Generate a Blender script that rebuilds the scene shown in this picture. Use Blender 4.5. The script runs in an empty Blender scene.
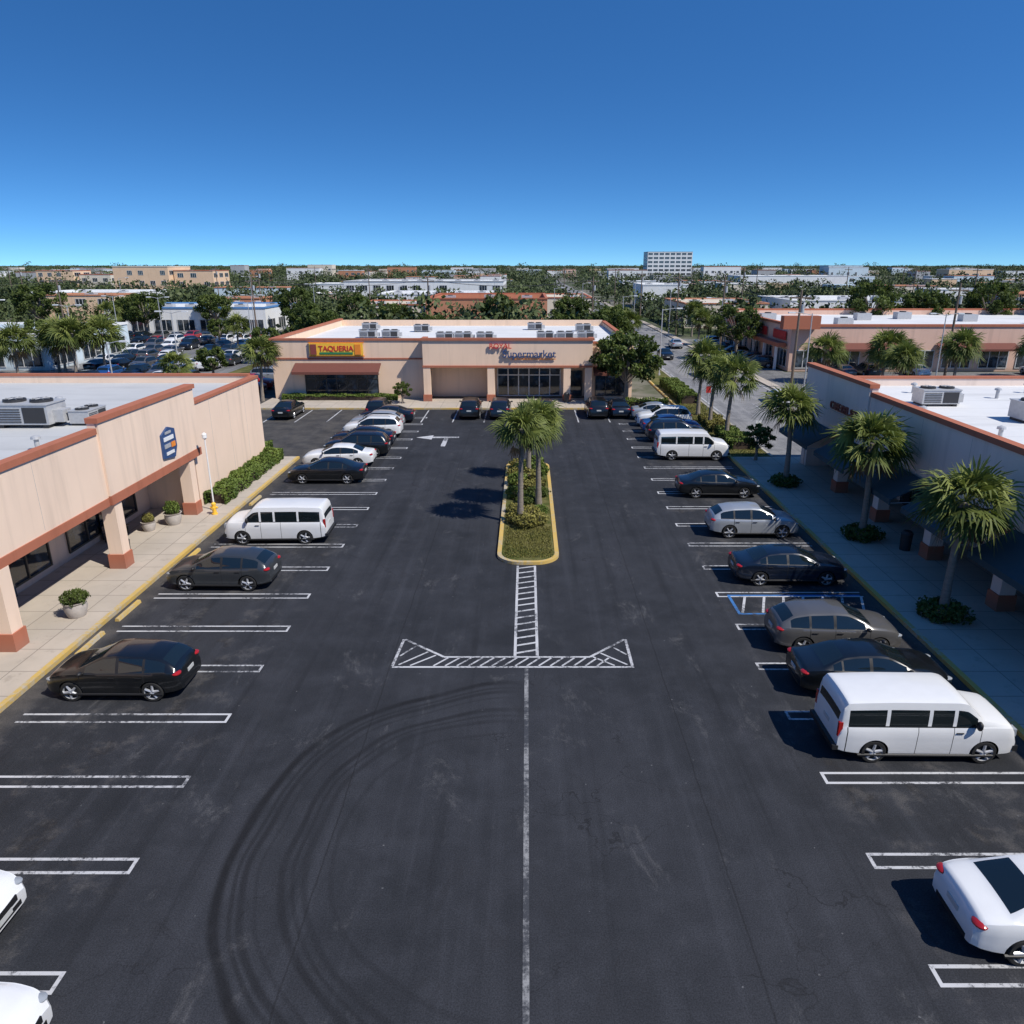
import bpy, math, random, bmesh
import numpy as np
from mathutils import Vector
random.seed(7); R=np.random.RandomState(11)
C=bpy.context; SC=C.scene
SC.view_settings.view_transform='Standard'; SC.view_settings.look='None'; SC.view_settings.exposure=0
def link(o,parent=None):
    SC.collection.objects.link(o)
    if parent is not None: o.parent=parent
    return o
def empty(name,loc=(0,0,0),rz=0,sc=1):
    o=bpy.data.objects.new(name,None); o.location=loc; o.rotation_euler=(0,0,rz); o.scale=(sc,)*3 if not hasattr(sc,'__len__') else sc
    o.empty_display_size=.5
    return link(o)
# ------------------------------------------------------------ node helpers
class NT:
    def __init__(s,name):
        s.m=bpy.data.materials.new(name); s.m.use_nodes=True; s.t=s.m.node_tree
        s.b=s.t.nodes['Principled BSDF']; s._c=None
    def n(s,t): return s.t.nodes.new(t)
    def l(s,a,b): s.t.links.new(a,b)
    def put(s,i,v):
        if hasattr(v,'node'): s.l(v,i)
        elif isinstance(v,(tuple,list)) and len(v)==3 and i.type=='RGBA': i.default_value=(*v,1)
        else: i.default_value=v
    def pos(s):
        if s._c is None: s._c=s.n('ShaderNodeNewGeometry').outputs['Position']
        return s._c
    def obj(s): return s.n('ShaderNodeTexCoord').outputs['Object']
    def map(s,v,sc=(1,1,1),loc=(0,0,0)):
        k=s.n('ShaderNodeMapping'); s.l(v,k.inputs[0]); k.inputs['Scale'].default_value=sc; k.inputs['Location'].default_value=loc; return k.outputs[0]
    def noise(s,v,sc,det=3,ro=.55,dist=0):
        k=s.n('ShaderNodeTexNoise'); s.l(v,k.inputs['Vector']); k.inputs['Scale'].default_value=sc; k.inputs['Detail'].default_value=det
        k.inputs['Roughness'].default_value=ro; k.inputs['Distortion'].default_value=dist; return k.outputs['Fac']
    def vor(s,v,sc,feat='DISTANCE_TO_EDGE'):
        k=s.n('ShaderNodeTexVoronoi'); k.feature=feat; s.l(v,k.inputs['Vector']); k.inputs['Scale'].default_value=sc; return k.outputs[0]
    def ma(s,op,a,b=None,c=None,cl=False):
        k=s.n('ShaderNodeMath'); k.operation=op; k.use_clamp=cl
        s.put(k.inputs[0],a)
        if b is not None: s.put(k.inputs[1],b)
        if c is not None: s.put(k.inputs[2],c)
        return k.outputs[0]
    def step(s,v,a,b,o0=0.,o1=1.):
        k=s.n('ShaderNodeMapRange'); k.interpolation_type='SMOOTHSTEP'; s.put(k.inputs[0],v)
        for i,q in enumerate((a,b,o0,o1)): k.inputs[i+1].default_value=q
        return k.outputs[0]
    def mix(s,f,a,b,bt='MIX'):
        k=s.n('ShaderNodeMix'); k.data_type='RGBA'; k.blend_type=bt
        s.put(k.inputs[0],f); s.put(k.inputs[6],a); s.put(k.inputs[7],b); return k.outputs[2]
    def sep(s,v):
        k=s.n('ShaderNodeSeparateXYZ'); s.l(v,k.inputs[0]); return k.outputs
    def bump(s,h,st=.3,d=.02):
        k=s.n('ShaderNodeBump'); k.inputs['Strength'].default_value=st; k.inputs['Distance'].default_value=d
        s.l(h,k.inputs['Height']); s.l(k.outputs[0],s.b.inputs['Normal'])
    def out(s,col=None,rough=None,metal=None,spec=None):
        if col is not None: s.put(s.b.inputs['Base Color'],col)
        if rough is not None: s.put(s.b.inputs['Roughness'],rough)
        if metal is not None: s.b.inputs['Metallic'].default_value=metal
        if spec is not None: s.b.inputs['Specular IOR Level'].default_value=spec
        return s.m
def simple(name,c,rough=.6,metal=0,var=.12,sc=3,spec=.5):
    t=NT(name); p=t.obj(); n=t.noise(p,sc,3)
    d=tuple(x*(1-var) for x in c); l=tuple(min(1,x*(1+var)) for x in c)
    return t.out(t.mix(n,d,l),rough,metal,spec)
def stucco(name,c):
    t=NT(name); p=t.pos(); n=t.noise(p,.35,4); n2=t.noise(t.map(p,(1.6,1.6,.12)),1.0,4,.6)
    col=t.mix(n,tuple(x*.88 for x in c),tuple(min(1,x*1.06) for x in c))
    st=t.step(n2,.48,.78); col=t.mix(t.ma('MULTIPLY',st,.4),col,tuple(x*.6 for x in c))
    z=t.sep(p)[2]; base=t.step(z,0.1,.7,.3,0.); col=t.mix(base,col,(.22,.18,.15))
    return t.out(col,.88,0,.2)
# ------------------------------------------------------------ materials
def asphalt(name,lo,hi,tyres=False):
    t=NT(name); p=t.pos()
    big=t.noise(p,.09,5,.62); mid=t.noise(p,.8,5,.68); fine=t.noise(p,30,2,.75)
    col=t.mix(t.step(big,.34,.66),lo,hi)
    col=t.mix(t.step(mid,.35,.72,0,.42),col,tuple(x*1.6 for x in hi))
    st=t.noise(t.map(p,(1.3,.045,1)),1.0,4,.62)
    col=t.mix(t.step(st,.5,.72,0,.5),col,tuple(x*1.5 for x in hi))
    col=t.mix(t.step(st,.47,.3,0,.5),col,tuple(x*.6 for x in lo))
    if tyres:
        s=t.sep(p)
        sc=t.noise(t.map(p,(.8,.4,1),(3,9,0)),.75,7,.78,.5)
        col=t.mix(t.step(sc,.56,.74,0,.5),col,(.115,.113,.115))
        stall=t.step(t.ma('ABSOLUTE',t.ma('ADD',s[0],.6)),7.8,9.5)
        oil=t.ma('MULTIPLY',t.step(sc,.5,.36),t.step(mid,.42,.6)); col=t.mix(t.ma('MULTIPLY',oil,t.ma('MULTIPLY_ADD',stall,.5,.3)),col,(.011,.010,.010))
        dust=t.ma('MULTIPLY',t.step(mid,.52,.7),stall); col=t.mix(t.ma('MULTIPLY',dust,.38),col,(.11,.10,.09))
        edge=t.step(s[0],13.2,14.2); edge2=t.step(s[0],-15.0,-16.0); col=t.mix(t.ma('MULTIPLY',t.ma('ADD',edge,edge2),t.step(mid,.3,.6,.2,.6)),col,(.10,.09,.078))
        dn=t.n('ShaderNodeTexNoise'); t.l(p,dn.inputs[0]); dn.inputs['Scale'].default_value=.9; dn.inputs['Detail'].default_value=5
        vm=t.n('ShaderNodeVectorMath'); vm.operation='MULTIPLY_ADD'; t.l(dn.outputs['Color'],vm.inputs[0]); vm.inputs[1].default_value=(2.4,2.4,0); t.l(p,vm.inputs[2])
        cr=t.vor(t.map(vm.outputs[0],(1,1,0)),.3); crm=t.step(cr,.001,.006,.6,0.)
        col=t.mix(t.ma('MULTIPLY',crm,t.step(big,.46,.58)),col,(.008,.008,.009))
        sp=t.vor(t.map(p,(1,1,0)),1.6,'F1'); spm=t.step(sp,.02,.05,.5,0.); col=t.mix(t.ma('MULTIPLY',spm,t.step(fine,.4,.5)),col,(.2,.2,.2))
        sm=t.ma('LESS_THAN',t.ma('ABSOLUTE',t.ma('SUBTRACT',t.ma('ABSOLUTE',t.ma('ADD',s[0],t.ma('MULTIPLY',mid,.15))),4.6)),.02); col=t.mix(t.ma('MULTIPLY',sm,.5),col,(.009,.009,.01))
        x=t.ma('ADD',s[0],.25); y=t.ma('SUBTRACT',s[1],14.2)
        wob=t.ma('MULTIPLY',t.ma('SUBTRACT',t.noise(p,.25,1),.5),1.1)
        r=t.ma('ADD',t.ma('SQRT',t.ma('ADD',t.ma('MULTIPLY',x,x),t.ma('MULTIPLY',t.ma('MULTIPLY',y,y),.95))),wob)
        tot=None
        for Ri,w,a in ((6.75,.17,.85),(6.45,.08,.5),(6.25,.13,.6),(5.95,.07,.3),(5.4,.14,.6),(5.15,.07,.4),(4.9,.12,.4),(4.3,.1,.25)):
            q=t.ma('SUBTRACT',1.,t.ma('DIVIDE',t.ma('ABSOLUTE',t.ma('SUBTRACT',r,Ri)),w),cl=True)
            q=t.ma('MULTIPLY',t.step(q,0,.8),a); tot=q if tot is None else t.ma('MAXIMUM',tot,q)
        mk=t.ma('MULTIPLY',t.step(s[0],-1.5,.4,1.,0.),t.step(mid,.25,.6,.35,1.))
        col=t.mix(t.ma('MULTIPLY',tot,mk),col,(.006,.006,.007))
    g=t.step(fine,.25,.75,.62,1.4); gm=t.n('ShaderNodeCombineColor'); [t.l(g,gm.inputs[i]) for i in range(3)]
    col=t.mix(1.,col,gm.outputs[0],'MULTIPLY')
    if tyres: t.bump(fine,.5,.01)
    return t.out(col,.85,0,.3)
M={}
M['lot']=asphalt('asphalt_lot',(.016,.0175,.021),(.028,.0295,.035),True)
M['road']=asphalt('asphalt_road',(.15,.15,.155),(.21,.205,.20))
M['lot2']=asphalt('asphalt_grey',(.11,.11,.112),(.18,.178,.172))
def paintmat(name,c,under=(.04,.042,.048),lo=.36,hi=.52):
    t=NT(name); p=t.pos(); a=t.noise(p,6,5,.8); b=t.noise(p,.45,3)
    w=t.ma('ADD',t.ma('MULTIPLY',a,.55),t.ma('MULTIPLY',b,.45)); f=t.step(w,lo,hi)
    cc=t.mix(b,tuple(x*.5 for x in c),c)
    return t.out(t.mix(f,under,cc),.75)
M['line']=paintmat('white_line_paint',(.62,.62,.63),lo=.40,hi=.51)
M['linew']=paintmat('worn_line_paint',(.32,.32,.32),lo=.44,hi=.60)
M['bline']=paintmat('blue_line_paint',(.05,.2,.5))
M['kerby']=paintmat('yellow_kerb_paint',(.70,.47,.12),(.42,.38,.30),.38,.54)
def concrete(name,c,jx=1.5,jy=1.5):
    t=NT(name); p=t.pos(); s=t.sep(p)
    def joint(v,d):
        f=t.ma('FRACT',t.ma('DIVIDE',v,d)); return t.ma('LESS_THAN',t.ma('ABSOLUTE',t.ma('SUBTRACT',f,.5)),.012)
    j=t.ma('MAXIMUM',joint(s[0],jx),joint(s[1],jy))
    n=t.noise(p,.5,5,.65); col=t.mix(n,tuple(x*.7 for x in c),tuple(x*1.15 for x in c))
    w=t.n('ShaderNodeTexWhiteNoise'); fl=t.n('ShaderNodeVectorMath'); fl.operation='FLOOR'
    t.l(t.map(p,(1/jx,1/jy,0),(.5,.5,0)),fl.inputs[0]); t.l(fl.outputs[0],w.inputs[0])
    col=t.mix(t.ma('MULTIPLY',w.outputs[0],.22),col,tuple(x*.6 for x in c))
    st=t.noise(t.map(p,(1,1,1),(9,1,0)),1.3,5,.7); col=t.mix(t.step(st,.55,.75,0,.5),col,tuple(x*.5 for x in c))
    col=t.mix(t.ma('MULTIPLY',j,.55),col,(.08,.075,.07))
    return t.out(col,.85,0,.3)
M['side']=concrete('sidewalk_concrete',(.50,.435,.36))
M['kerb']=concrete('kerb_concrete',(.42,.39,.33),3,3)
M['tan']=stucco('stucco_tan',(.83,.635,.485))
M['tan2']=stucco('stucco_beige',(.82,.60,.435))
M['coral']=stucco('stucco_coral',(.42,.15,.088))
M['mauve']=stucco('stucco_mauve',(.78,.64,.55))
M['ceil']=simple('soffit_paint',(.45,.4,.36),.8)
def roofm(name,c):
    t=NT(name); p=t.pos(); n=t.noise(p,.15,5,.7); n2=t.noise(t.map(p,(.2,1,1)),.8,4,.6)
    col=t.mix(n,tuple(x*.7 for x in c),c); col=t.mix(t.step(n2,.5,.75,0,.35),col,tuple(x*.5 for x in c))
    s=t.sep(p); f=t.ma('FRACT',t.ma('DIVIDE',s[1],2.4)); j=t.ma('LESS_THAN',f,.025); col=t.mix(t.ma('MULTIPLY',j,.3),col,(.2,.2,.2))
    return t.out(col,.8,0,.3)
M['roof']=roofm('roof_membrane',(.77,.77,.76)); M['roofg']=roofm('roof_membrane_grey',(.56,.565,.56))
def glass(name,c=(.015,.022,.03),r=.06,var=True):
    t=NT(name); p=t.pos()
    if var:
        n=t.noise(t.map(p,(1,1,.8)),1.1,2); c=t.mix(t.step(n,.5,.72),c,tuple(x*3.5+.01 for x in c))
    return t.out(c,r,0,.9)
M['glass']=glass('storefront_glass'); M['cglass']=glass('car_glass',(.008,.013,.015),.04,False)
M['frame']=simple('window_frame',(.55,.55,.54),.45); M['dframe']=simple('bronze_frame',(.05,.045,.04),.4)
M['awn_d']=simple('awning_dark',(.03,.06,.075),.85); M['awn_r']=simple('awning_maroon',(.15,.05,.035),.85)
M['white']=simple('white_metal',(.72,.72,.71),.5); M['metal']=simple('galvanised',(.46,.46,.46),.45,.2,.2,6)
M['dark']=simple('dark_metal',(.03,.03,.032),.5); M['black']=simple('black_trim',(.012,.012,.013),.55)
M['rubber']=simple('tyre_rubber',(.014,.014,.014),.85); M['alloy']=simple('alloy_rim',(.5,.51,.53),.35,.4)
M['hlamp']=simple('headlamp',(.3,.32,.34),.06,0,.3,9,.9); M['tlamp']=simple('taillamp',(.35,.012,.01),.15,0,.1,3,.9)
M['plate']=simple('plate',(.5,.5,.48),.5)
M['wood']=simple('weathered_wood',(.16,.12,.09),.9,0,.3,5)
M['blue']=simple('sign_blue',(.03,.07,.18),.5); M['orange']=simple('sign_orange',(.8,.25,.03),.5)
M['yellow']=simple('sign_yellow',(.85,.5,.05),.5); M['red']=simple('sign_red',(.55,.03,.03),.5); M['green']=simple('sign_green',(.03,.2,.08),.5)
M['brick']=simple('sign_brown',(.25,.06,.045),.5)
M['pot']=simple('pot_concrete',(.42,.38,.34),.9,0,.25,6); M['soil']=simple('mulch',(.06,.04,.028),.95,0,.5,9)
M['signw']=simple('sign_white',(.75,.75,.73),.5)
def foliage(name,lo,hi,trans=.25):
    t=NT(name); a=t.n('ShaderNodeAttribute'); a.attribute_name='rnd'
    col=t.mix(a.outputs['Fac'],lo,hi); t.out(col,.6,0,.25)
    if trans>0:
        tr=t.n('ShaderNodeBsdfTranslucent'); t.l(t.mix(.5,col,(.12,.18,.02)),tr.inputs[0])
        mx=t.n('ShaderNodeMixShader'); mx.inputs[0].default_value=trans
        o=t.t.nodes['Material Output']; t.l(t.b.outputs[0],mx.inputs[1]); t.l(tr.outputs[0],mx.inputs[2]); t.l(mx.outputs[0],o.inputs[0])
    return t.m
M['leaf']=foliage('leaves',(.03,.05,.012),(.12,.155,.035)); M['palm']=foliage('palm_leaves',(.045,.07,.016),(.25,.28,.07))
M['hedge']=foliage('hedge_leaves',(.035,.07,.012),(.16,.21,.04),0); M['far']=foliage('far_leaves',(.024,.040,.016),(.10,.125,.045),0)
M['shrub']=foliage('shrub_leaves',(.055,.06,.015),(.27,.24,.06),0); M['dry']=foliage('dry_fronds',(.12,.08,.04),(.25,.19,.1),0)
t=NT('bark'); p=t.obj(); n=t.noise(t.map(p,(1,1,5)),3,5,.7); t.bump(n,.6,.03); M['bark']=t.out(t.mix(n,(.09,.075,.06),(.34,.29,.24)),.95)
t=NT('grass'); p=t.pos(); n=t.noise(p,.6,5,.7); f=t.noise(p,14,2,.7)
col=t.mix(t.step(n,.35,.65),(.07,.085,.02),(.19,.165,.065)); col=t.mix(t.step(f,.4,.7,0,.6),col,(.03,.045,.012)); t.bump(f,.8,.04); M['grass']=t.out(col,.95,0,.1)
t=NT('ground'); p=t.pos(); n=t.noise(p,.02,5,.6); f=t.noise(p,.25,5,.7)
col=t.mix(t.step(n,.42,.58),(.055,.075,.03),(.2,.185,.16)); col=t.mix(t.step(f,.45,.7,0,.7),col,(.035,.05,.018)); M['ground']=t.out(col,.95,0,.1)
# ------------------------------------------------------------ mesh helpers
class MB:
    def __init__(s): s.v=[];s.f=[];s.m=[]
    def poly(s,pts,m=0):
        b=len(s.v); s.v+= [tuple(p) for p in pts]; s.f.append(tuple(range(b,b+len(pts)))); s.m.append(m)
    def box(s,x0,x1,y0,y1,z0,z1,m=0):
        if x0>x1:x0,x1=x1,x0
        if y0>y1:y0,y1=y1,y0
        b=len(s.v); s.v+=[(x0,y0,z0),(x1,y0,z0),(x1,y1,z0),(x0,y1,z0),(x0,y0,z1),(x1,y0,z1),(x1,y1,z1),(x0,y1,z1)]
        for q in ((0,3,2,1),(4,5,6,7),(0,1,5,4),(1,2,6,5),(2,3,7,6),(3,0,4,7)): s.f.append(tuple(b+i for i in q)); s.m.append(m)
    def prism(s,prof,a0,a1,axis='y',m=0):
        f=(lambda a,p:(p[0],a,p[1])) if axis=='y' else (lambda a,p:(a,p[0],p[1]))
        b=len(s.v); n=len(prof); s.v+=[f(a0,p) for p in prof]+[f(a1,p) for p in prof]
        s.f.append(tuple(b+i for i in range(n))); s.f.append(tuple(b+n+i for i in reversed(range(n)))); s.m+=[m,m]
        for i in range(n): j=(i+1)%n; s.f.append((b+i,b+n+i,b+n+j,b+j)); s.m.append(m)
    def tube(s,pts,rad,n=8,m=0,cap=True):
        b=len(s.v); P=[Vector(p) for p in pts]; 
        for i,p in enumerate(P):
            d=(P[min(i+1,len(P)-1)]-P[max(i-1,0)]).normalized(); a=Vector((1,0,0)) if abs(d.x)<.8 else Vector((0,1,0))
            u=d.cross(a).normalized(); w=d.cross(u)
            for k in range(n):
                an=2*math.pi*k/n; s.v.append(tuple(p+(u*math.cos(an)+w*math.sin(an))*rad[i]))
        for i in range(len(P)-1):
            for k in range(n): k2=(k+1)%n; s.f.append((b+i*n+k,b+i*n+k2,b+(i+1)*n+k2,b+(i+1)*n+k)); s.m.append(m)
        if cap:
            s.f.append(tuple(b+k for k in reversed(range(n)))); s.f.append(tuple(b+(len(P)-1)*n+k for k in range(n))); s.m+=[m,m]
    def ell(s,c,r,m=0,nu=12,nv=7):
        b=len(s.v)
        for i in range(nv+1):
            a=math.pi*i/nv-math.pi/2
            for k in range(nu):
                q=2*math.pi*k/nu; s.v.append((c[0]+r[0]*math.cos(a)*math.cos(q),c[1]+r[1]*math.cos(a)*math.sin(q),c[2]+r[2]*math.sin(a)))
        for i in range(nv):
            for k in range(nu): k2=(k+1)%nu; s.f.append((b+i*nu+k,b+i*nu+k2,b+(i+1)*nu+k2,b+(i+1)*nu+k)); s.m.append(m)
    def mesh(s,name,mats,smooth=False):
        me=bpy.data.meshes.new(name); me.from_pydata(s.v,[],s.f); me.polygons.foreach_set('material_index',s.m)
        for q in mats: me.materials.append(q)
        if smooth:
            me.polygons.foreach_set('use_smooth',[True]*len(s.f)); me.set_sharp_from_angle(angle=math.radians(38))
        me.update(); return me
    def obj(s,name,mats,parent=None,smooth=False):
        return link(bpy.data.objects.new(name,s.mesh(name,mats,smooth)),parent)
def quads(name,V,rnd,mats,mi=None):
    V=np.asarray(V,dtype=np.float32); n=len(V); me=bpy.data.meshes.new(name)
    me.vertices.add(4*n); me.vertices.foreach_set('co',V.ravel()); me.loops.add(4*n); me.loops.foreach_set('vertex_index',np.arange(4*n,dtype=np.int32))
    me.polygons.add(n); me.polygons.foreach_set('loop_start',np.arange(0,4*n,4,dtype=np.int32))
    for q in mats: me.materials.append(q)
    if mi is not None: me.polygons.foreach_set('material_index',np.asarray(mi,dtype=np.int32))
    me.update(calc_edges=True)
    a=me.attributes.new('rnd','FLOAT','FACE'); a.data.foreach_set('value',np.asarray(rnd,dtype=np.float32)); return me
def leafq(c,s,r,flat=0.0):
    n=len(c); u=r.normal(size=(n,3)); u[:,2]*=(1-flat*.6); u/=np.linalg.norm(u,axis=1)[:,None]+1e-9
    w=r.normal(size=(n,3)); v=np.cross(u,w); v/=np.linalg.norm(v,axis=1)[:,None]+1e-9
    s=np.asarray(s).reshape(-1,1); return np.stack([c+u*s,c+v*s*.6,c-u*s,c-v*s*.6],1)
# ------------------------------------------------------------ ground, roads
def sheet(name,rects,z,mat,parent=None):
    b=MB()
    for (x0,x1,y0,y1) in rects: b.poly([(x0,y0,z),(x1,y0,z),(x1,y1,z),(x0,y1,z)])
    return b.obj(name,[mat],parent)
sheet('ground',[(-9000,9000,-300,12000)],-.03,M['ground'])
sheet('parking_lot',[(-16.1,14.3,-12,51),(-34,14.3,51,69.6),(-34,-26,69.6,104)],0,M['lot'])
sheet('parking_lot',[(-110,-38,72,86),(-100,-38,86,141)],-.005,M['lot2'])
sheet('road',[(17.6,27,51,900),(27,300,56,66),(-400,17.6,141.5,150)],-.008,M['road'])
sheet('parking_lot',[(28.5,110,78,95.5),(28.5,33,95.5,140)],-.006,M['lot2'])
sheet('lawn',[(27,120,66,78),(-38,-34,51,141),(27,60,51,56),(-70,-34,51,72)],-.012,M['grass'])
b=MB()
for y in range(70,500,9): b.poly([(22.2,y,-.003),(22.35,y,-.003),(22.35,y+3,-.003),(22.2,y+3,-.003)])
for x in (17.95,26.5): b.poly([(x,66.5,-.003),(x+.12,66.5,-.003),(x+.12,500,-.003),(x,500,-.003)])
for y in (95,103,111,119,127): 
    for k in range(9): b.poly([(-86+k*5.2,y,-.001),(-85.9+k*5.2,y,-.001),(-85.9+k*5.2,y+4.5,-.001),(-86+k*5.2,y+4.5,-.001)])
b.obj('road_markings',[M['line']])
def walk(name,x0,x1,y0,y1,z=.13,mat=None):
    b=MB(); b.box(x0,x1,y0,y1,-.05,z); return b.obj(name,[mat or M['side']])
walk('sidewalk',-21.6,-16.32,-12,51); walk('sidewalk',14.52,21.6,-12,50.9); walk('sidewalk',-26,13.9,69.8,75.4)
def kerb(name,x0,x1,y0,y1,mat):
    b=MB(); b.box(x0,x1,y0,y1,-.05,.14); return b.obj(name,[mat])
kerb('kerb',-16.32,-16.12,-12,51,M['kerby']); kerb('kerb',14.32,14.52,-12,50.9,M['kerby'])
kerb('kerb',-26,13.9,69.6,69.8,M['kerby'])
b=MB(); b.box(14.5,17.3,51.1,110,-.05,.1); b.obj('lawn',[M['grass']])
kerb('kerb',14.3,14.5,51.1,110,M['kerby']); kerb('kerb',17.3,17.5,51.1,110,M['kerb'])
b=MB(); b.box(27.2,28.4,66.5,400,-.05,.1); b.obj('sidewalk',[M['side']])
b=MB(); b.box(-26,-18.4,51.2,53.2,-.05,.12); b.obj('lawn',[M['grass']])
# markings
ml=MB()
def hairpin(x_in,x_out,y,m=0,z=.005,gap=.40,w=.085):
    a,bb=min(x_in,x_out),max(x_in,x_out); h=gap/2
    ml.poly([(a,y-h-w/2,z),(bb,y-h-w/2,z),(bb,y-h+w/2,z),(a,y-h+w/2,z)],m)
    ml.poly([(a,y+h-w/2,z),(bb,y+h-w/2,z),(bb,y+h+w/2,z),(a,y+h+w/2,z)],m)
    c0,c1=(x_in-w,x_in) if x_in>x_out else (x_in,x_in+w)
    ml.poly([(c0,y-h+w/2,z),(c1,y-h+w/2,z),(c1,y+h-w/2,z),(c0,y+h-w/2,z)],m)
for k in range(-1,20):
    y=10.55+2.9*k
    if y<66: hairpin(-8.95+random.uniform(-.06,.06),-15.35,y)
    if y+.15<66: hairpin(7.9+random.uniform(-.06,.06),13.9,y+.15)
def vline(x,y0,y1,w=.1,m=0,z=.005): ml.poly([(x-w/2,y0,z),(x+w/2,y0,z),(x+w/2,y1,z),(x-w/2,y1,z)],m)
for k in range(12):
    x=-23+2.75*k
    if x<7.5: vline(x,63.6,69.4,.11)
ml.obj('parking_lines',[M['line']])
ml=MB()
vline(-.42,23.0,31.2,.1); vline(.36,23.0,31.2,.1)
for k in range(15):
    y=23.15+k*.55; ml.poly([(-.37,y,.005),(.31,y+.22,.005),(.31,y+.33,.005),(-.37,y+.11,.005)])
def seg(p,q,w=.1,z=.005,m=0):
    p=Vector((*p,0));q=Vector((*q,0)); d=(q-p).normalized(); n=Vector((-d.y,d.x,0))*w/2
    ml.poly([(p.x-n.x,p.y-n.y,z),(q.x-n.x,q.y-n.y,z),(q.x+n.x,q.y+n.y,z),(p.x+n.x,p.y+n.y,z)],m)
seg((-4.6,22.25),(3.65,22.25)); seg((-4.6,22.32),(-4.5,24.2),z=.006); seg((-4.45,24.2),(-2.9,22.93),z=.007); seg((-2.9,22.93),(2.2,22.93),z=.0055)
seg((2.2,22.93),(3.55,24.2),z=.007); seg((3.6,22.32),(3.6,24.2),z=.006)
for k in range(15):
    x=-3.0+k*.4; seg((x-.2,22.33),(x+.25,22.87),.07,.0045)
for a,c in (((-4.4,22.4),(-3.5,23.3)),((-4.0,22.35),(-3.2,23.05)),((-4.45,23.0),(-4.0,23.7)),((3.45,22.4),(2.6,23.2)),((3.0,22.35),(2.3,22.95)),((3.5,23.1),(3.1,23.6))): seg(a,c,.07,.0045)
seg((-.02,22.15),(-.02,6),.13,.0048,1)
ml.obj('hatched_road_markings',[M['line'],M['linew']])
ml=MB()
ml.poly([(-6.55,54.6,.005),(-6.2,54.6,.005),(-6.2,57.4,.005),(-6.55,57.4,.005)]); ml.poly([(-7.6,57.42,.005),(-5.4,57.42,.005),(-5.4,57.9,.005),(-7.6,57.9,.005)]); ml.poly([(-8.8,57.65,.0056),(-7.5,56.9,.0056),(-7.5,58.4,.0056)])
ml.obj('painted_arrow',[M['line']])
ml=MB()
seg((8.3,26.3),(13.8,26.3),.12,.009,1); seg((8.3,28.0),(13.8,28.0),.12,.009,1)
for k in range(7): seg((8.5+k*.8,26.4),(9.0+k*.8,27.9),.1,.008,0)
seg((8.35,26.36),(8.35,27.94),.12,.009,1)
ml.obj('accessible_bay_markings',[M['line'],M['bline']])
for y in (12.1,17.9,23.8,26.5,32.3,40.9):
    b=MB(); b.prism([(-.09,0),(.09,0),(.06,.12),(-.06,.12)],-.85,.85,'y'); o=b.obj('wheel_stop',[M['kerby']]); o.location=(-15.75,y,.001)
# ------------------------------------------------------------ island
def rr(x0,x1,y0,y1,r,n=8):
    P=[]
    for cx,cy,a0 in ((x1-r,y0+r,-90),(x1-r,y1-r,0),(x0+r,y1-r,90),(x0+r,y0+r,180)):
        for k in range(n+1): a=math.radians(a0+90*k/n); P.append((cx+r*math.cos(a),cy+r*math.sin(a)))
    return P
def island(name,x0,x1,y0,y1,r):
    e=empty(name); b=MB(); o=rr(x0,x1,y0,y1,r); i=rr(x0+.2,x1-.2,y0+.2,y1-.2,r-.2); n=len(o)
    for k in range(n):
        j=(k+1)%n
        b.poly([(*o[k],0),(*o[j],0),(*o[j],.14),(*o[k],.14)]); b.poly([(*o[k],.14),(*o[j],.14),(*i[j],.14),(*i[k],.14)]); b.poly([(*i[k],.14),(*i[j],.14),(*i[j],.05),(*i[k],.05)])
    b.obj('kerb_ring',[M['kerby']],e); b=MB(); b.poly([(*p,.11) for p in i]); b.obj('turf',[M['grass']],e); return e
island('planted_island',-1.4,1.5,31.3,49.6,1.15)
# ------------------------------------------------------------ vegetation
def bush_mesh(name,fn,n,size,mat,seed):
    r=np.random.RandomState(seed); c=fn(r,n); s=size*(.6+.8*r.rand(len(c)))
    cl=np.sin(c[:,0]*3+c[:,1]*2.1)*.5+.5
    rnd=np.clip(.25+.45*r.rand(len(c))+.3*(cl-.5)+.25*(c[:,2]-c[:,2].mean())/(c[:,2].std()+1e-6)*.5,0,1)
    return quads(name,leafq(c,s,r),rnd,[mat])
def ballfn(rx,rz,lump=.2):
    def f(r,n):
        d=r.normal(size=(n,3)); d/=np.linalg.norm(d,axis=1)[:,None]; rad=(.55+.45*r.rand(n)**.5)
        q=1+lump*np.sin(d[:,0]*5+d[:,2]*4)*np.cos(d[:,1]*6+1); c=d*(rad*q)[:,None]; c[:,0]*=rx;c[:,1]*=rx;c[:,2]*=rz; c[:,2]=np.abs(c[:,2]+rz*.75)
        return c
    return f
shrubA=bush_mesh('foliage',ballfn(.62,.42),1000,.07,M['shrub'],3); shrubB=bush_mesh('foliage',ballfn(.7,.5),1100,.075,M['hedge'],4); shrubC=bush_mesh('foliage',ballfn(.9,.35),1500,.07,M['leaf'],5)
def tufts(name,x0,x1,y0,y1,z,n,seed,mat):
    r=np.random.RandomState(seed); c=np.stack([x0+(x1-x0)*r.rand(n),y0+(y1-y0)*r.rand(n),np.full(n,z)],1); a=r.rand(n)*6.28; w=np.stack([np.cos(a),np.sin(a),0*a],1)*.02; h=(.04+.05*r.rand(n))[:,None]; ln=r.normal(size=(n,3))*.035; ln[:,2]=0
    up=np.array([0,0,1.])*h+ln; link(bpy.data.objects.new(name,quads(name,np.stack([c-w,c+w,c+up+w*.3,c+up-w*.3],1),r.rand(n)*.8,[mat])))
tufts('grass',-1.1,1.2,31.9,36.2,.11,4200,4,M['shrub']); tufts('grass',14.6,17.2,51.3,72,.1,9000,6,M['shrub'])
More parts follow.
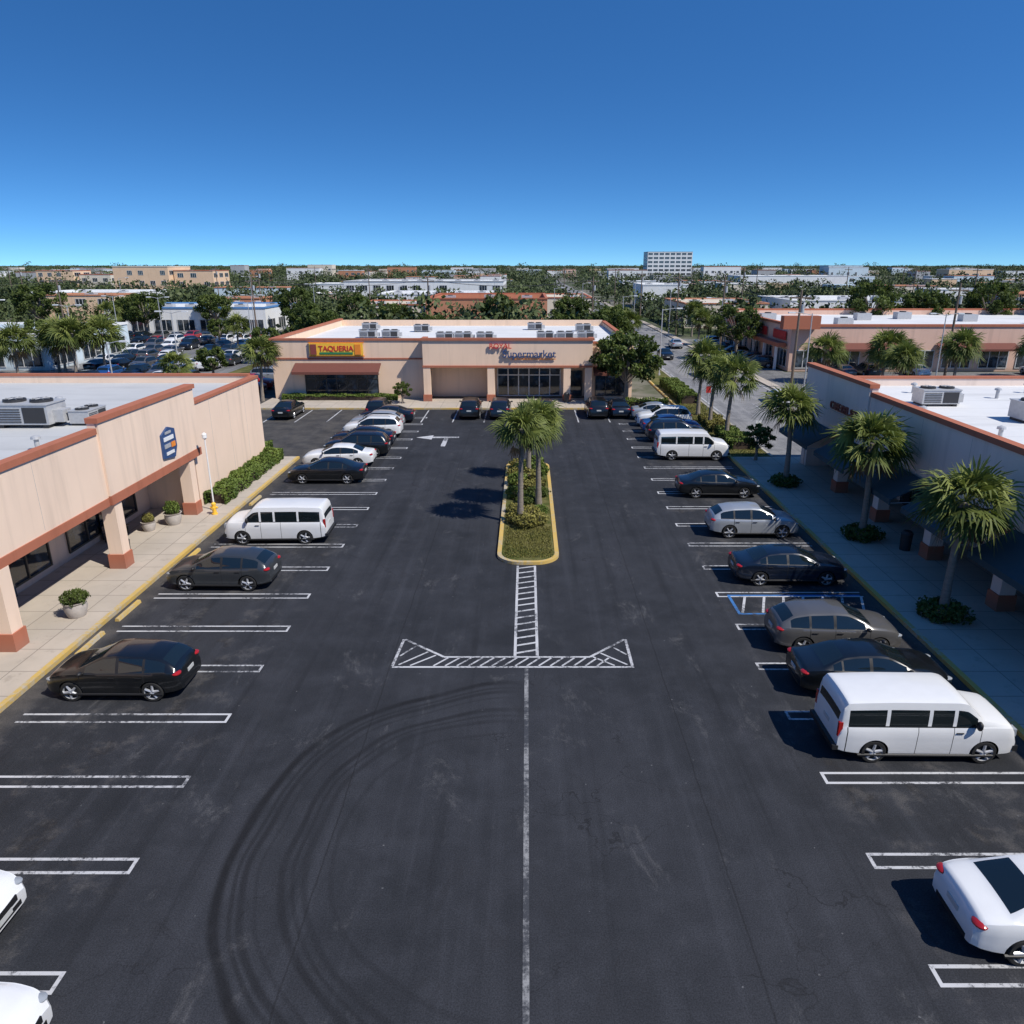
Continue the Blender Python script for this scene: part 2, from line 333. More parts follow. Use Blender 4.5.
def stems():
    b=MB()
    for k in range(6):
        a=k*1.05; b.tube([(0,0,-.05),(.15*math.cos(a),.15*math.sin(a),.25),(.35*math.cos(a),.35*math.sin(a),.5)],[.03,.02,.008],5)
    return b.mesh('stems',[M['bark']])
STEM=stems()
def shrub(x,y,me,s=1,z=.1,name='shrub'):
    e=empty(name,(x,y,z),random.uniform(0,6.28),s); link(bpy.data.objects.new('foliage',me),e); link(bpy.data.objects.new('stems',STEM),e)
for x,y,k,s in [(-.1,36.2,0,1.0),(.6,36.7,0,.85),(-.6,36.9,0,.9),(.1,37.8,0,.9),(.75,38.3,1,.6),(-.7,38.6,0,.7),(0,40.4,2,.75),(-.7,41.3,1,.8),(.6,41.7,2,.8),(-.1,42.8,0,.9),(.7,43.6,0,.8),(-.6,44.0,1,.9),(.1,45.0,0,1.0),(-.7,45.9,0,.9),(.7,46.2,1,1.0),(0,47.1,2,1.0),(.5,48.2,1,.9),(-.6,48.0,0,.9)]:
    shrub(x,y,(shrubA,shrubB,shrubC)[k],s)
def hedge(x0,x1,y0,y1,h,z=.1,name='hedge',mat=None):
    n=int(((x1-x0)*(y1-y0)+h*2*(y1-y0+x1-x0))*260)
    def f(r,n):
        c=r.rand(n,3); k=r.randint(0,4,n); e=r.rand(n)**3*.2
        c[:,2]=np.where(k<2,1-e,c[:,2]); c[:,0]=np.where(k==2,1-e,c[:,0]); c[:,0]=np.where(k==3,e,c[:,0]); j=r.rand(n)<.25; c[:,1]=np.where(j&(k>1),np.round(c[:,1])*(1-2*e)+e,c[:,1])
        c[:,0]=x0+(x1-x0)*c[:,0];c[:,1]=y0+(y1-y0)*c[:,1];c[:,2]=z+h*c[:,2]; c[:,2]+=.08*np.sin(c[:,1]*2.3)+.06*np.sin(c[:,1]*5+c[:,0]*3); c[:,0]+=.06*np.sin(c[:,1]*3.1); return c
    e=empty(name); link(bpy.data.objects.new('foliage',bush_mesh('foliage',f,n,.075,mat or M['hedge'],int(abs(x0*10+y0)))),e)
    b=MB(); b.box(x0+.18,x1-.18,y0+.18,y1-.18,z-.05,z+h-.22); b.obj('core',[M['soil']],e)
hedge(-18.15,-17.0,39.9,50.3,.75,.13); hedge(-25.5,-18.6,51.4,52.8,.7)
hedge(15.0,16.6,53,58,.7,.1); hedge(9.5,13.5,70.1,71.2,.7,.13); hedge(-24.5,-13,73.7,74.6,.5,.13)
hedge(15,16.8,72,84,.9,.1); hedge(15,16.8,59,64,.5,.1,mat=M['shrub'])
def palm_crown(seed,n=46,pet=.95,fan=1.05):
    r=np.random.RandomState(seed); V=[];rn=[];mi=[]
    for i in range(n):
        az=i*2.39996+r.uniform(-.3,.3); f=i/n; el=math.radians(84-f*118+r.uniform(-10,10)); dry=f>.95
        if dry: el=math.radians(-58+r.uniform(-8,8))
        L=pet*r.uniform(.7,1.15)*(1 if f>.2 else .8)
        d=np.array([math.cos(az)*math.cos(el),math.sin(az)*math.cos(el),math.sin(el)]); s=np.array([-math.sin(az),math.cos(az),0.]); up=np.cross(s,d)
        p0=d*.12; p1=d*L+np.array([0,0,-.06*L])
        V.append([p0-s*.02,p0+s*.02,p1+s*.012,p1-s*.012]); rn.append(.8); mi.append(1 if dry else 0)
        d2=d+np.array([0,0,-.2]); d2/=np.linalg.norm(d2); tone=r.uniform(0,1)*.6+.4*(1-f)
        nl=17; F=fan*r.uniform(.75,1.15)*(.7 if dry else 1)
        tw=r.uniform(-.9,.9)
        s2=s*math.cos(tw)+up*math.sin(tw); up2=np.cross(s2,d2)
        for k in range(nl):
            a=math.radians(-105+210*k/(nl-1)+r.uniform(-4,4)); l=F*(.6+.4*math.cos(a*.8))*r.uniform(.85,1.1)
            e=d2*math.cos(a)+s2*math.sin(a)+up2*.25*abs(math.sin(a)); e/=np.linalg.norm(e); nn=np.cross(e,up2); nn/=np.linalg.norm(nn)+1e-9
            m=p1+e*l*.55+np.array([0,0,-.03*l]); q=p1+e*l*.93+np.array([0,0,-.26*l*r.uniform(.3,1.7)]); w=.040
            V.append([p1-nn*.012,p1+nn*.012,m+nn*w,m-nn*w]); V.append([m-nn*w,m+nn*w,q+nn*.004,q-nn*.004]); t=min(1,max(0,tone+r.uniform(-.2,.2))); rn+=[t,t*.95]; mi+=[1 if dry else 0]*2
    return quads('crown',V,rn,[M['palm'],M['dry']],mi)
def trunk_mesh(h,r0,r1,seed,lean=.1):
    b=MB(); pts=[];rad=[]; n=22
    for i in range(n+1):
        f=i/n; pts.append((lean*f*f,lean*.6*math.sin(f*2),h*f)); rad.append((r0+(r1-r0)*f)*(1+.09*(i%2))+(.07*(1-f)**6)+(.05 if f>.85 else 0))
    b.tube(pts,rad,10); return b.mesh('trunk',[M['bark']],True),pts[-1]
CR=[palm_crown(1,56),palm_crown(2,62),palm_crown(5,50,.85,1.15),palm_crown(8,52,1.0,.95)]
def palm(x,y,h,cs=1,k=0,z=.1,name='palm_tree',lean=.3):
    e=empty(name,(x,y,z),0); me,top=trunk_mesh(h,.15,.115,k,lean); link(bpy.data.objects.new('trunk',me),e)
    c=link(bpy.data.objects.new('crown',CR[k%4]),e); c.location=top; c.scale=(cs,cs,cs*random.uniform(.9,1.08)); c.rotation_euler=(random.uniform(-.1,.1),random.uniform(-.1,.1),random.uniform(0,6))
    return e
def pit(x,y,s=1,z=.13): shrub(x,y,shrubC,s,z,'ground_cover')
palm(-.35,36.9,5.0,.9,0,lean=.1); palm(.65,40.0,4.8,.95,1,lean=-.1); palm(0.1,45.5,3.9,.8,2,lean=.1)
for x,y,h,cs,k in [(16.0,25.8,4.6,1.1,0),(16.6,34.5,4.85,1.2,1),(15.9,43.8,4.8,1.15,2)]:
    palm(x,y,h,cs,k,z=.13,lean=random.uniform(-.25,.25)); pit(x,y,1.05)
for x,y,h,cs,k in [(15.6,56.8,4.8,1.25,3),(15.4,61.5,4.6,1.1,1),(15.5,66.5,5.0,1.25,2)]: palm(x,y,h,cs,k)
for x,y,h,cs,k in [(-26.6,74.2,4.9,1.25,1),(34,86,3.8,1.6,0),(42,88,3.8,1.6,1),(50.5,88,4,1.5,2),(61,90,3.8,1.5,3),(65,84,4.4,1.4,1),
   (-57.5,93,4.8,1.8,0),(-55,91,5.2,1.7,1),(-52.8,93.5,5,1.8,2),(-59.5,95,4.2,1.6,3),(-66,92,3.6,1.5,2),(-36,76,3.4,1.1,3),(-46,120,4,1.3,0),(29,128,4.5,1.3,1),(-61.5,90,4.4,1.6,0),(36,72,4.6,1.2,2),(-36.5,128,5,1.4,1),(-74,134,5,1.5,3),(16,120,4.6,1.3,1),(16,136,4.8,1.3,0),(31.5,145,5,1.3,2)]: palm(x,y,h,cs,k,z=0)
def tree_mesh(seed,h=6.3,cr=3.0,nc=26,nl=150,ls=.17):
    r=np.random.RandomState(seed); b=MB(); th=h*.36
    b.tube([(0,0,0),(.05,0,th*.5),(0,.05,th)],[.26,.2,.17],9); cs=[]
    for i in range(nc):
        a=i*2.4+r.uniform(-.4,.4); f=(i+.5)/nc; z=th+(h-th)*(.1+.8*f); rad=cr*math.sqrt(max(.05,1-((f-.4)/.68)**2))*r.uniform(.45,.95); c=np.array([rad*math.cos(a),rad*math.sin(a),z]); cs.append(c)
        b.tube([(0,0,th*r.uniform(.75,1)),(c[0]*.45,c[1]*.45,th+(z-th)*.5),tuple(c)],[.09,.05,.015],5)
    P=[];T=[]
    for c in cs:
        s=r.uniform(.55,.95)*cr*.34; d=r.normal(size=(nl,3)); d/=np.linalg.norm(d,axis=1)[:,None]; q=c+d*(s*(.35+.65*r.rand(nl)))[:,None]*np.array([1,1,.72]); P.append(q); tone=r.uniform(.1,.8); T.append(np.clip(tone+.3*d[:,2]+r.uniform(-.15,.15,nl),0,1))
    P=np.concatenate(P);T=np.concatenate(T)
    return b.mesh('trunk_and_limbs',[M['bark']],True),quads('crown',leafq(P,ls*(.7+.6*r.rand(len(P))),r),T,[M['leaf']])
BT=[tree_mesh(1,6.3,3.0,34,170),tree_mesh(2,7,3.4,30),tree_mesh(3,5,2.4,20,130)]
def tree(x,y,k=0,s=1,z=0,name='broadleaf_tree'):
    e=empty(name,(x,y,z),random.uniform(0,6),s); link(bpy.data.objects.new('trunk_and_limbs',BT[k][0]),e); link(bpy.data.objects.new('crown',BT[k][1]),e)
tree(9.7,72.6,0,1.08,.13); tree(-12.2,72.2,2,.42,.13,'small_tree')
tree(15.9,50.0,2,.5,.13,'small_tree')
for x,y,k,s in [(30,108,1,1.1),(-45,150,1,1.3),(-62,152,0,1.2),(-34,118,1,1.1),(-36,104,2,1),(-88,120,1,1.3),(-95,108,0,1.4),(-83,96,0,1.2),(-78,88,2,1.1),(60,134,1,1.5),(70,135,0,1.4),(81,134,1,1.5),(90,130,1,1.6),(70,72,2,1),(-37,88,2,.8),(12,112,0,1.1),(14,122,1,1),(6,118,2,1.2),(-30,110,0,1.1),(-14,112,1,.9),(-70,140,1,1.2),(-100,132,0,1.4),(-52,128,2,.9),(-72,112,2,1.1),(-93,146,1,1.4),(-75,145,0,1.2),(-30,134,1,1.2),(-22,128,0,1.1),(-5,132,1,1.2),(8,138,0,1.2)]: tree(x,y,k,s)
# ------------------------------------------------------------ buildings
def text(body,size,loc,rot,mat,parent,ext=.05,name='lettering'):
    c=bpy.data.curves.new(name,'FONT'); c.body=body; c.size=size; c.extrude=ext; c.offset=size*.012; c.align_x='CENTER'; c.materials.append(mat)
    o=bpy.data.objects.new(name,c); o.location=loc; o.rotation_euler=rot; return link(o,parent)
def glaze(b,axis,plane,a0,a1,z0,z1,n,out,gm=0,fm=1,w=.07,tr=None):
    def bx(p0,p1,q0,q1,r0,r1,m):
        if axis=='x': b.box(p0,p1,q0,q1,r0,r1,m)
        else: b.box(q0,q1,p0,p1,r0,r1,m)
    bx(plane-.05*out,plane+.03*out,a0,a1,z0,z1,gm)
    f=plane+.08*out
    for i in range(n+1):
        c=a0+(a1-a0)*i/n; bx(plane+.032*out,f,c-w/2,c+w/2,z0,z1,fm)
    for zz in (z0,z1-w,*( [tr] if tr else [])):
        for i in range(n):
            c0=a0+(a1-a0)*i/n+w/2; c1=a0+(a1-a0)*(i+1)/n-w/2; bx(plane+.032*out,f-.004*out,c0,c1,zz,zz+w,fm)
def hvac(x,y,z,s=1,rz=0):
    e=empty('rooftop_hvac_unit',(x,y,z),rz,s); b=MB()
    b.box(-1.1,1.1,-.65,.65,.15,.95,0); b.box(-1.14,1.14,-.69,.69,.95,1.0,0); b.box(-1,-.8,-.6,.6,0,.15,1); b.box(.8,1,-.6,.6,0,.15,1)
    for cx in (-.55,.55):
        b.tube([(cx,0,1.0),(cx,0,1.1)],[.42,.42],18,1); b.tube([(cx,0,1.101),(cx,0,1.12)],[.36,.36],18,2)
        for k in range(4):
            a=k*math.pi/4; b.tube([(cx-.36*math.cos(a),-.36*math.sin(a),1.13),(cx+.36*math.cos(a),.36*math.sin(a),1.13)],[.012,.012],4,0)
    for k in range(6): b.box(-1.0,.0,-.672,-.652,.25+k*.1,.29+k*.1,1)
    b.box(.1,1.0,-.665,-.652,.22,.85,1); b.box(1.102,1.5,-.3,.3,.2,.7,0)
    b.obj('casing',[M['metal'],M['dark'],M['black']],e)
def vent(x,y,z):
    e=empty('roof_vent',(x,y,z)); b=MB(); b.tube([(0,0,0),(0,0,.5)],[.1,.1],10,0); b.tube([(0,0,.5),(0,0,.6),(0,0,.66)],[.2,.18,.03],12,0); b.obj('vent_pipe',[M['metal']],e)
def arcade_building(name,s,xf,cols,y0,y1,yport,wall,roofmat,xback):
    e=empty(name); X=lambda v: xf-s*v
    w=MB(); 
    w.box(X(0),X(.35),y0,yport,3.5,6.3)
    w.box(X(.35),X(3.0),y0,yport,3.62,3.75,1)
    w.box(X(3.0),X(3.3),y0,yport,.13,3.62)
    w.box(X(.3),X(.7),yport+.005,y1,.0,5.75); w.box(X(.7),xback,y1-.35,y1,0,5.9); w.box(X(.35),X(3.0),yport-.35,yport-.003,.13,3.5)
    w.obj('walls',[wall,M['ceil']],e)
    r=MB(); r.box(X(.36),xback,y0,y1-.36,5.2,5.45); r.obj('roof',[roofmat],e)
    p=MB(); p.box(X(3.31),xback,y0,y0+.3,0,5.19); p.box(X(.71),X(.95),yport,y1-.36,5.46,5.75); p.box(xback,xback-s*.3,y0,y1,0,6.2); p.obj('parapet',[wall],e)
    t=MB(); t.box(X(-.07),X(.36),y0,yport-9.3,6.303,6.55); t.box(X(-.05),X(.34),y0,yport-9.3,3.15,3.497)
    t.box(X(-.17),X(.36),yport-9.3,yport+.15,6.75,6.97); t.box(X(-.14),X(-.003),yport-9.2,yport,3.15,3.55)
    t.box(X(.24),X(.76),yport+.16,y1+.04,5.753,5.92); t.box(X(.77),xback,y1-.4,y1+.04,5.903,6.05)
    t.box(X(.0),X(.34),yport-9.3,yport,3.15,3.497)
    t.obj('coral_trim',[M['coral']],e)
    g=MB(); g.box(X(-.1),X(-.002),yport-9.2,yport,3.56,6.74); g.box(X(0),X(.34),yport-9.25,yport,6.301,6.745); g.obj('portal_fascia',[wall],e)
    c=MB()
    for y in cols:
        c.box(X(-.06),X(.55),y-.3,y+.3,.14,3.148,0); c.box(X(-.12),X(.61),y-.36,y+.36,.13,.8,1)
    c.obj('columns',[wall,M['coral']],e)
    g=MB()
    for a,bq in zip([y0]+cols,cols+[yport-.4]):
        if bq-a>2.5:
            n=max(2,int((bq-a-1.2)/1.3)); glaze(g,'x',X(2.98),a+.7,bq-.7,.45,2.9,n,s,0,1,.07,2.2)
            g.box(X(2.89),X(2.85),(a+bq)/2-.5,(a+bq)/2+.5,.14,2.3,2)
    g.obj('storefront_windows',[M['glass'],M['dframe'],M['glass']],e)
    b=MB()
    for k in range(1,int((yport-9.5-y0)/4)): b.box(X(-.004),X(0),y0+k*4,y0+k*4+.02,3.6,6.2)
    for k in range(1,4): b.box(X(.296),X(.3),yport+k*2.7,yport+k*2.7+.02,.2,5.7)
    b.obj('control_joints',[M['ceil']],e)
    return e,X
cols=[.9,8.4,15.9,23.4,30.9,38.4]
arcade_building('strip_mall_building',1,-18.0,cols,-10,50.5,39.6,M['tan'],M['roofg'],-62)
sg=empty('storefront_sign'); b=MB(); b.prism([(35.3,3.95),(36.5,3.8),(36.8,4.3),(36.75,5.2),(36.1,5.4),(35.35,5.1)],-17.895,-17.8,'x',0)
b.box(-17.8,-17.77,35.5,36.5,4.75,4.95,1); b.box(-17.8,-17.77,35.5,36.1,4.4,4.6,3); b.box(-17.8,-17.77,36.2,36.6,4.35,4.6,2); b.box(-17.8,-17.77,35.6,36.4,4.05,4.2,1); b.box(-17.8,-17.77,35.7,36.3,5.08,5.2,3)
b.obj('sign_panels',[M['blue'],M['signw'],M['orange'],M['metal']],sg)
hvac(-24.5,36.2,5.45,1.2); hvac(-22.1,36.9,5.45,.75,math.pi/2)
for x,y in ((-21,31),(-26,41),(-20.5,44),(-31,38),(-28,30)): vent(x,y,5.45)
hvac(-33,40,5.45,1.1)
colsR=[2.2,9.4,16.7,21.3,26.6,31.9,37.2,42.5]
arcade_building('strip_mall_building',-1,18.45,colsR,-10,49.3,48.8,M['mauve'],M['roof'],62)
for x,y,s in ((23.2,41.9,.95),(26.0,37.2,1.05),(36,42,1)): hvac(x,y,5.45,s,0)
for x,y in ((20.5,38),(21.5,33),(24,46),(28,44),(31,46)): vent(x,y,5.45)
for a,bq in ((43.2,48.2),(37.8,42.0),(32.5,36.7),(27.1,31.4),(21.8,26.1),(14,20.8)):
    e=empty('awning'); b=MB(); b.prism([(18.3,3.6),(16.7,2.75),(16.7,2.5),(16.75,2.5),(16.75,2.72),(18.3,3.52)],a,bq,'y'); b.obj('canvas',[M['awn_d']],e)
    b=MB()
    for y in (a+.1,bq-.1): b.tube([(18.38,y,2.6),(16.78,y,2.55)],[.02,.02],6)
    b.obj('struts',[M['metal']],e)
e=empty('storefront_sign'); text('CAFE DEL SOL',.62,(18.3,42.4,4.85),(math.pi/2,0,-math.pi/2),M['brick'],e); b=MB(); b.box(18.36,18.345,40.0,44.8,4.7,4.75); b.obj('rail',[M['metal']],e)
# --- far building
e=empty('shopping_center_building'); w=MB()
w.box(-25.5,-10.2,75,75.35,.1,5.9); w.box(-25.5,-25.15,75.36,104,0,5.9); w.box(-10.2,6.4,73.4,73.75,3.45,6.05); w.box(6.4,10.6,75,75.35,.1,5.6); w.box(10.25,10.6,75.36,104,0,5.6)
w.box(-25.14,10.24,103.65,104,0,5.9); w.box(-10.2,-9.8,73.76,74.99,.13,6.05); w.box(6.0,6.4,73.76,74.99,.13,6.05)
w.box(-9.79,5.99,76.2,76.5,.13,3.44); w.box(-3.9,-3.2,73.76,76.19,.13,3.44)
for x in (-10.2,-3.9,3.6): w.box(x,x+.7,73.35,73.75,.13,3.44)
w.box(5.7,6.4,73.35,73.75,.13,3.44)
w.obj('walls',[M['tan2']],e)
w=MB(); w.box(-9.79,5.99,73.76,76.19,3.45,3.6); w.obj('soffit',[M['ceil']],e)
w=MB(); w.box(-25.14,10.24,75.36,103.64,4.9,5.15); w.obj('roof',[M['roof']],e)
w=MB(); w.box(-25.6,-10.25,74.9,75.4,5.903,6.1); w.box(-25.6,-25.1,75.41,104.05,5.903,6.1); w.box(-10.35,6.55,73.25,73.8,6.053,6.28); w.box(6.56,10.7,74.9,75.4,5.603,5.8); w.box(10.2,10.7,75.41,104.05,5.603,5.8)
w.box(-10.25,6.45,73.3,73.397,3.45,3.65); w.box(-25.55,-10.22,74.93,74.997,4.05,4.2); w.box(-10.35,-9.85,73.81,75.4,6.053,6.25); w.box(6.05,6.55,73.81,74.89,6.053,6.25)
for x in (-10.28,-3.98,3.52): w.box(x,x+.86,73.27,73.345,.13,.8)
w.obj('coral_trim',[M['coral']],e)
w=MB(); glaze(w,'y',74.97,-22.3,-15.0,.35,2.75,7,-1,0,1,.08,2.1); glaze(w,'y',76.17,-3.0,3.4,.2,3.1,6,-1,0,2,.1,2.3); glaze(w,'y',74.97,6.9,10.0,.4,2.6,3,-1,0,1); glaze(w,'y',76.17,4.4,5.6,.2,2.8,1,-1,0,1)
w.obj('storefront_windows',[M['glass'],M['dframe'],M['frame']],e)
def awn(x0,x1,y,z0,z1,d,mat):
    e=empty('awning'); b=MB(); b.prism([(y,z1),(y-d,z0+.25),(y-d,z0),(y-d+.05,z0),(y-d+.05,z0+.22),(y,z1-.08)],x0,x1,'x'); b.obj('canvas',[mat],e)
    b=MB(); 
    for x in (x0+.1,x1-.1): b.tube([(x,y,z0+.1),(x,y-d+.1,z0+.05)],[.02,.02],6)
    b.obj('struts',[M['metal']],e)
awn(-23.2,-14.6,74.9,2.75,3.7,1.5,M['awn_r']); awn(6.6,10.3,74.9,2.6,3.4,1.2,M['awn_r'])
e=empty('storefront_sign'); b=MB(); b.box(-21.6,-16.3,74.75,74.92,4.45,5.65,0); b.box(-21.7,-16.2,74.8,74.925,4.33,4.448,1); b.box(-21.7,-16.2,74.8,74.925,5.652,5.75,1); b.box(-21.5,-20.9,74.7,74.748,4.55,5.55,3); b.box(-17.1,-16.5,74.7,74.748,4.55,5.55,1)
b.obj('panel',[M['yellow'],M['orange'],M['green'],M['brick']],e); text('TAQUERIA',.72,(-18.95,74.74,4.9),(math.pi/2,0,0),M['red'],e,.03); b=MB(); b.box(-20.6,-17.3,74.71,74.749,4.58,4.78); b.obj('stripe',[M['green']],e)
e=empty('storefront_sign'); text('ROYAL',.68,(-2.6,73.2,5.3),(math.pi/2,0,0),M['red'],e,.06); text('Supermarket',1.0,(.2,73.2,4.45),(math.pi/2,0,0),M['blue'],e,.06)
b=MB(); b.box(-1.6,2.8,73.3,73.24,4.25,4.33); b.obj('rail',[M['orange']],e)
for x,y in ((-18,86),(-15.5,86.2),(-9,83),(-7,83.2),(-4.6,83),(2,84),(4.2,84),(6.5,84.3),(-13,94),(1,97),(-20,97),(7,95)): hvac(x,y,5.15,.85)
def shop(x0,x1,y0,y1,h,wall,trim,roof,win=True,floors=1,name='commercial_building',hv=2):
    e=empty(name); w=MB(); w.box(x0,x1,y0,y0+.4,0,h); w.box(x0,x1,y1-.4,y1,0,h); w.box(x0,x0+.4,y0+.401,y1-.401,0,h); w.box(x1-.4,x1,y0+.401,y1-.401,0,h); w.obj('walls',[wall],e)
    r=MB(); r.box(x0+.41,x1-.41,y0+.41,y1-.41,h-1.0,h-.7); r.obj('roof',[roof],e)
    t=MB(); t.box(x0-.12,x1+.12,y0-.12,y0+.45,h+.003,h+.3); t.box(x0-.12,x0+.45,y0+.46,y1+.12,h+.003,h+.3); t.box(x1-.45,x1+.12,y0+.46,y1+.12,h+.003,h+.3); t.box(x0+.46,x1-.46,y1-.3,y1+.12,h+.003,h+.3); t.obj('parapet_trim',[trim],e)
    g=MB(); fh=h/floors
    for f in range(floors):
        z0=f*fh+(.4 if floors==1 else .9); z1=f*fh+min(2.7,fh-.6)
        L=x1-x0; n=max(2,int(L/4.5)); lo_,hi_=(.12,.88) if win is True else win
        for i in range(n):
            if win is not True and random.random()<.3: continue
            a=x0+L*(i+lo_)/n; q=x0+L*(i+hi_)/n; glaze(g,'y',y0-.001,a,q,z0,z1,3,-1,0,1,.1)
        s=1 if x1<0 else -1; pl=x1 if s>0 else x0; n=max(1,int((y1-y0)/6))
        for i in range(n): glaze(g,'x',pl+.001*s,y0+(y1-y0)*(i+.15)/n,y0+(y1-y0)*(i+.8)/n,z0,z1,3,s,0,1,.1)
    g.obj('windows',[M['glass'],M['frame']],e)
    if hv:
        b=MB()
        for i in range(hv):
            cx=x0+(x1-x0)*(i+.5)/hv; cy=y0+(y1-y0)*random.uniform(.25,.7); b.box(cx-1.1,cx+1.1,cy-.8,cy+.8,h-.69,h+.35,0); b.tube([(cx,cy,h+.35),(cx,cy,h+.5)],[.5,.5],12,1)
        b.obj('rooftop_units',[M['metal'],M['dark']],e)
    return e
RECT=[]
def S(*a,**k): RECT.append((a[0],a[1],a[2],a[3])); return shop(*a,**k)
M['pink']=stucco('stucco_pink',(.72,.48,.37)); M['cream']=stucco('stucco_cream',(.72,.64,.52)); M['wht']=stucco('stucco_white',(.78,.78,.76)); M['terr']=stucco('stucco_terracotta',(.52,.24,.14)); M['orng']=stucco('stucco_apricot',(.78,.55,.36)); M['bluew']=stucco('stucco_blue',(.10,.25,.5)); M['greyw']=stucco('stucco_grey',(.42,.42,.42)); M['paleb']=stucco('stucco_paleblue',(.6,.7,.75))
S(33.5,100,96,132,5.6,M['pink'],M['coral'],M['roof'],hv=9,name='strip_mall_building')
e=empty('storefront_canopy'); b=MB(); b.box(32.2,33.3,97,129,3.0,3.5); b.box(31.9,36.5,94.6,95.9,5.4,7.0); b.obj('canopy',[M['coral']],e); b=MB()
for y in range(98,130,5): b.box(32.3,32.6,y,y+.3,0,2.99)
b.obj('posts',[M['white']],e); b=MB(); 
for y in (100,108,116,124): b.box(33.25,33.34,y-2.5,y+2.5,3.8,4.9)
b.obj('sign_boards',[M['red']],e)
for x0,x1 in ((38,48),(52,62),(66,80)): awn(x0,x1,95.9,2.7,3.6,1.3,M['awn_r'])
S(-84,-52,152,172,4.8,M['wht'],M['bluew'],M['roof'],hv=6); S(-92,-62,97,118,4.3,M['paleb'],M['wht'],M['roof'],hv=4)
S(-20,4,151,178,6.6,M['terr'],M['coral'],M['coral'],hv=3); S(-36,-21,160,180,5,M['cream'],M['coral'],M['roof'])
S(-40,-10,205,230,5.5,M['wht'],M['wht'],M['roof'],hv=5); S(-62,-8,262,300,7.6,M['wht'],M['greyw'],M['roof'],hv=8,floors=2,win=(.2,.75)); S(0,16,190,215,5.2,M['cream'],M['coral'],M['roof'])
S(34,52,165,190,5,M['cream'],M['terr'],M['roof']); S(60,90,175,200,5.2,M['wht'],M['wht'],M['roof'],hv=4); S(36,50,240,262,7.0,M['wht'],M['wht'],M['roof'])
S(-173,-150,325,347,12.2,M['orng'],M['cream'],M['roof'],floors=3,hv=3,win=(.28,.72)); S(-149.5,-133,329,347,10.6,M['orng'],M['coral'],M['roof'],floors=3,hv=2,win=(.28,.72)); S(-240,-222,380,396,10.2,M['orng'],M['coral'],M['roof'],floors=3,win=(.25,.7)); S(-221.5,-206,384,396,8.4,M['cream'],M['coral'],M['roof'],floors=2,win=(.25,.7)); S(-140,-112,215,240,5.5,M['wht'],M['wht'],M['roof'])
S(108,148,700,725,24,M['wht'],M['greyw'],M['roof'],floors=7,hv=4,name='hotel_building'); S(110,165,400,425,7.5,M['wht'],M['wht'],M['roof'],hv=5,win=(.2,.7))
CLR=[(-200,-110,180,330),(-300,-110,325,620)]
pal=[M['wht'],M['wht'],M['wht'],M['cream'],M['orng'],M['terr'],M['greyw'],M['paleb'],M['pink']]
rs=random.Random(5)
def hit(x0,x1,y0,y1,m=4):
    if x1>14-m and x0<29+m and y0<900: return True
    return any(x0<b+m and x1>a-m and y0<d+m and y1>c-m for a,b,c,d in RECT)
cnt=0
for _ in range(2400):
    D=math.exp(rs.uniform(math.log(155),math.log(1300))); x=rs.uniform(-.8,.8)*D; wd=rs.uniform(7,22)*(1+D/1600); dp=rs.uniform(9,18)
    if D<152 or hit(x,x+wd,D,D+dp,6) or (D<380 and rs.random()<.6): continue
    if any(a-wd<x<b_ and c<D<d for a,b_,c,d in CLR) : continue
    h=rs.choice([4.0,4.5,5.0,6.0,7.0])+(rs.random()<.15)*4*(D>250)+min(2.5,D/400)
    w=rs.choice(pal); S(x,x+wd,D,D+dp,h,w,rs.choice([w,M['wht'],M['terr']]),rs.choice([M['roof'],M['roof'],M['roofg']]),hv=rs.randint(1,4),floors=2 if h>6.4 else 1,win=(rs.uniform(.2,.35),rs.uniform(.55,.8))); cnt+=1
    if cnt>=150: break
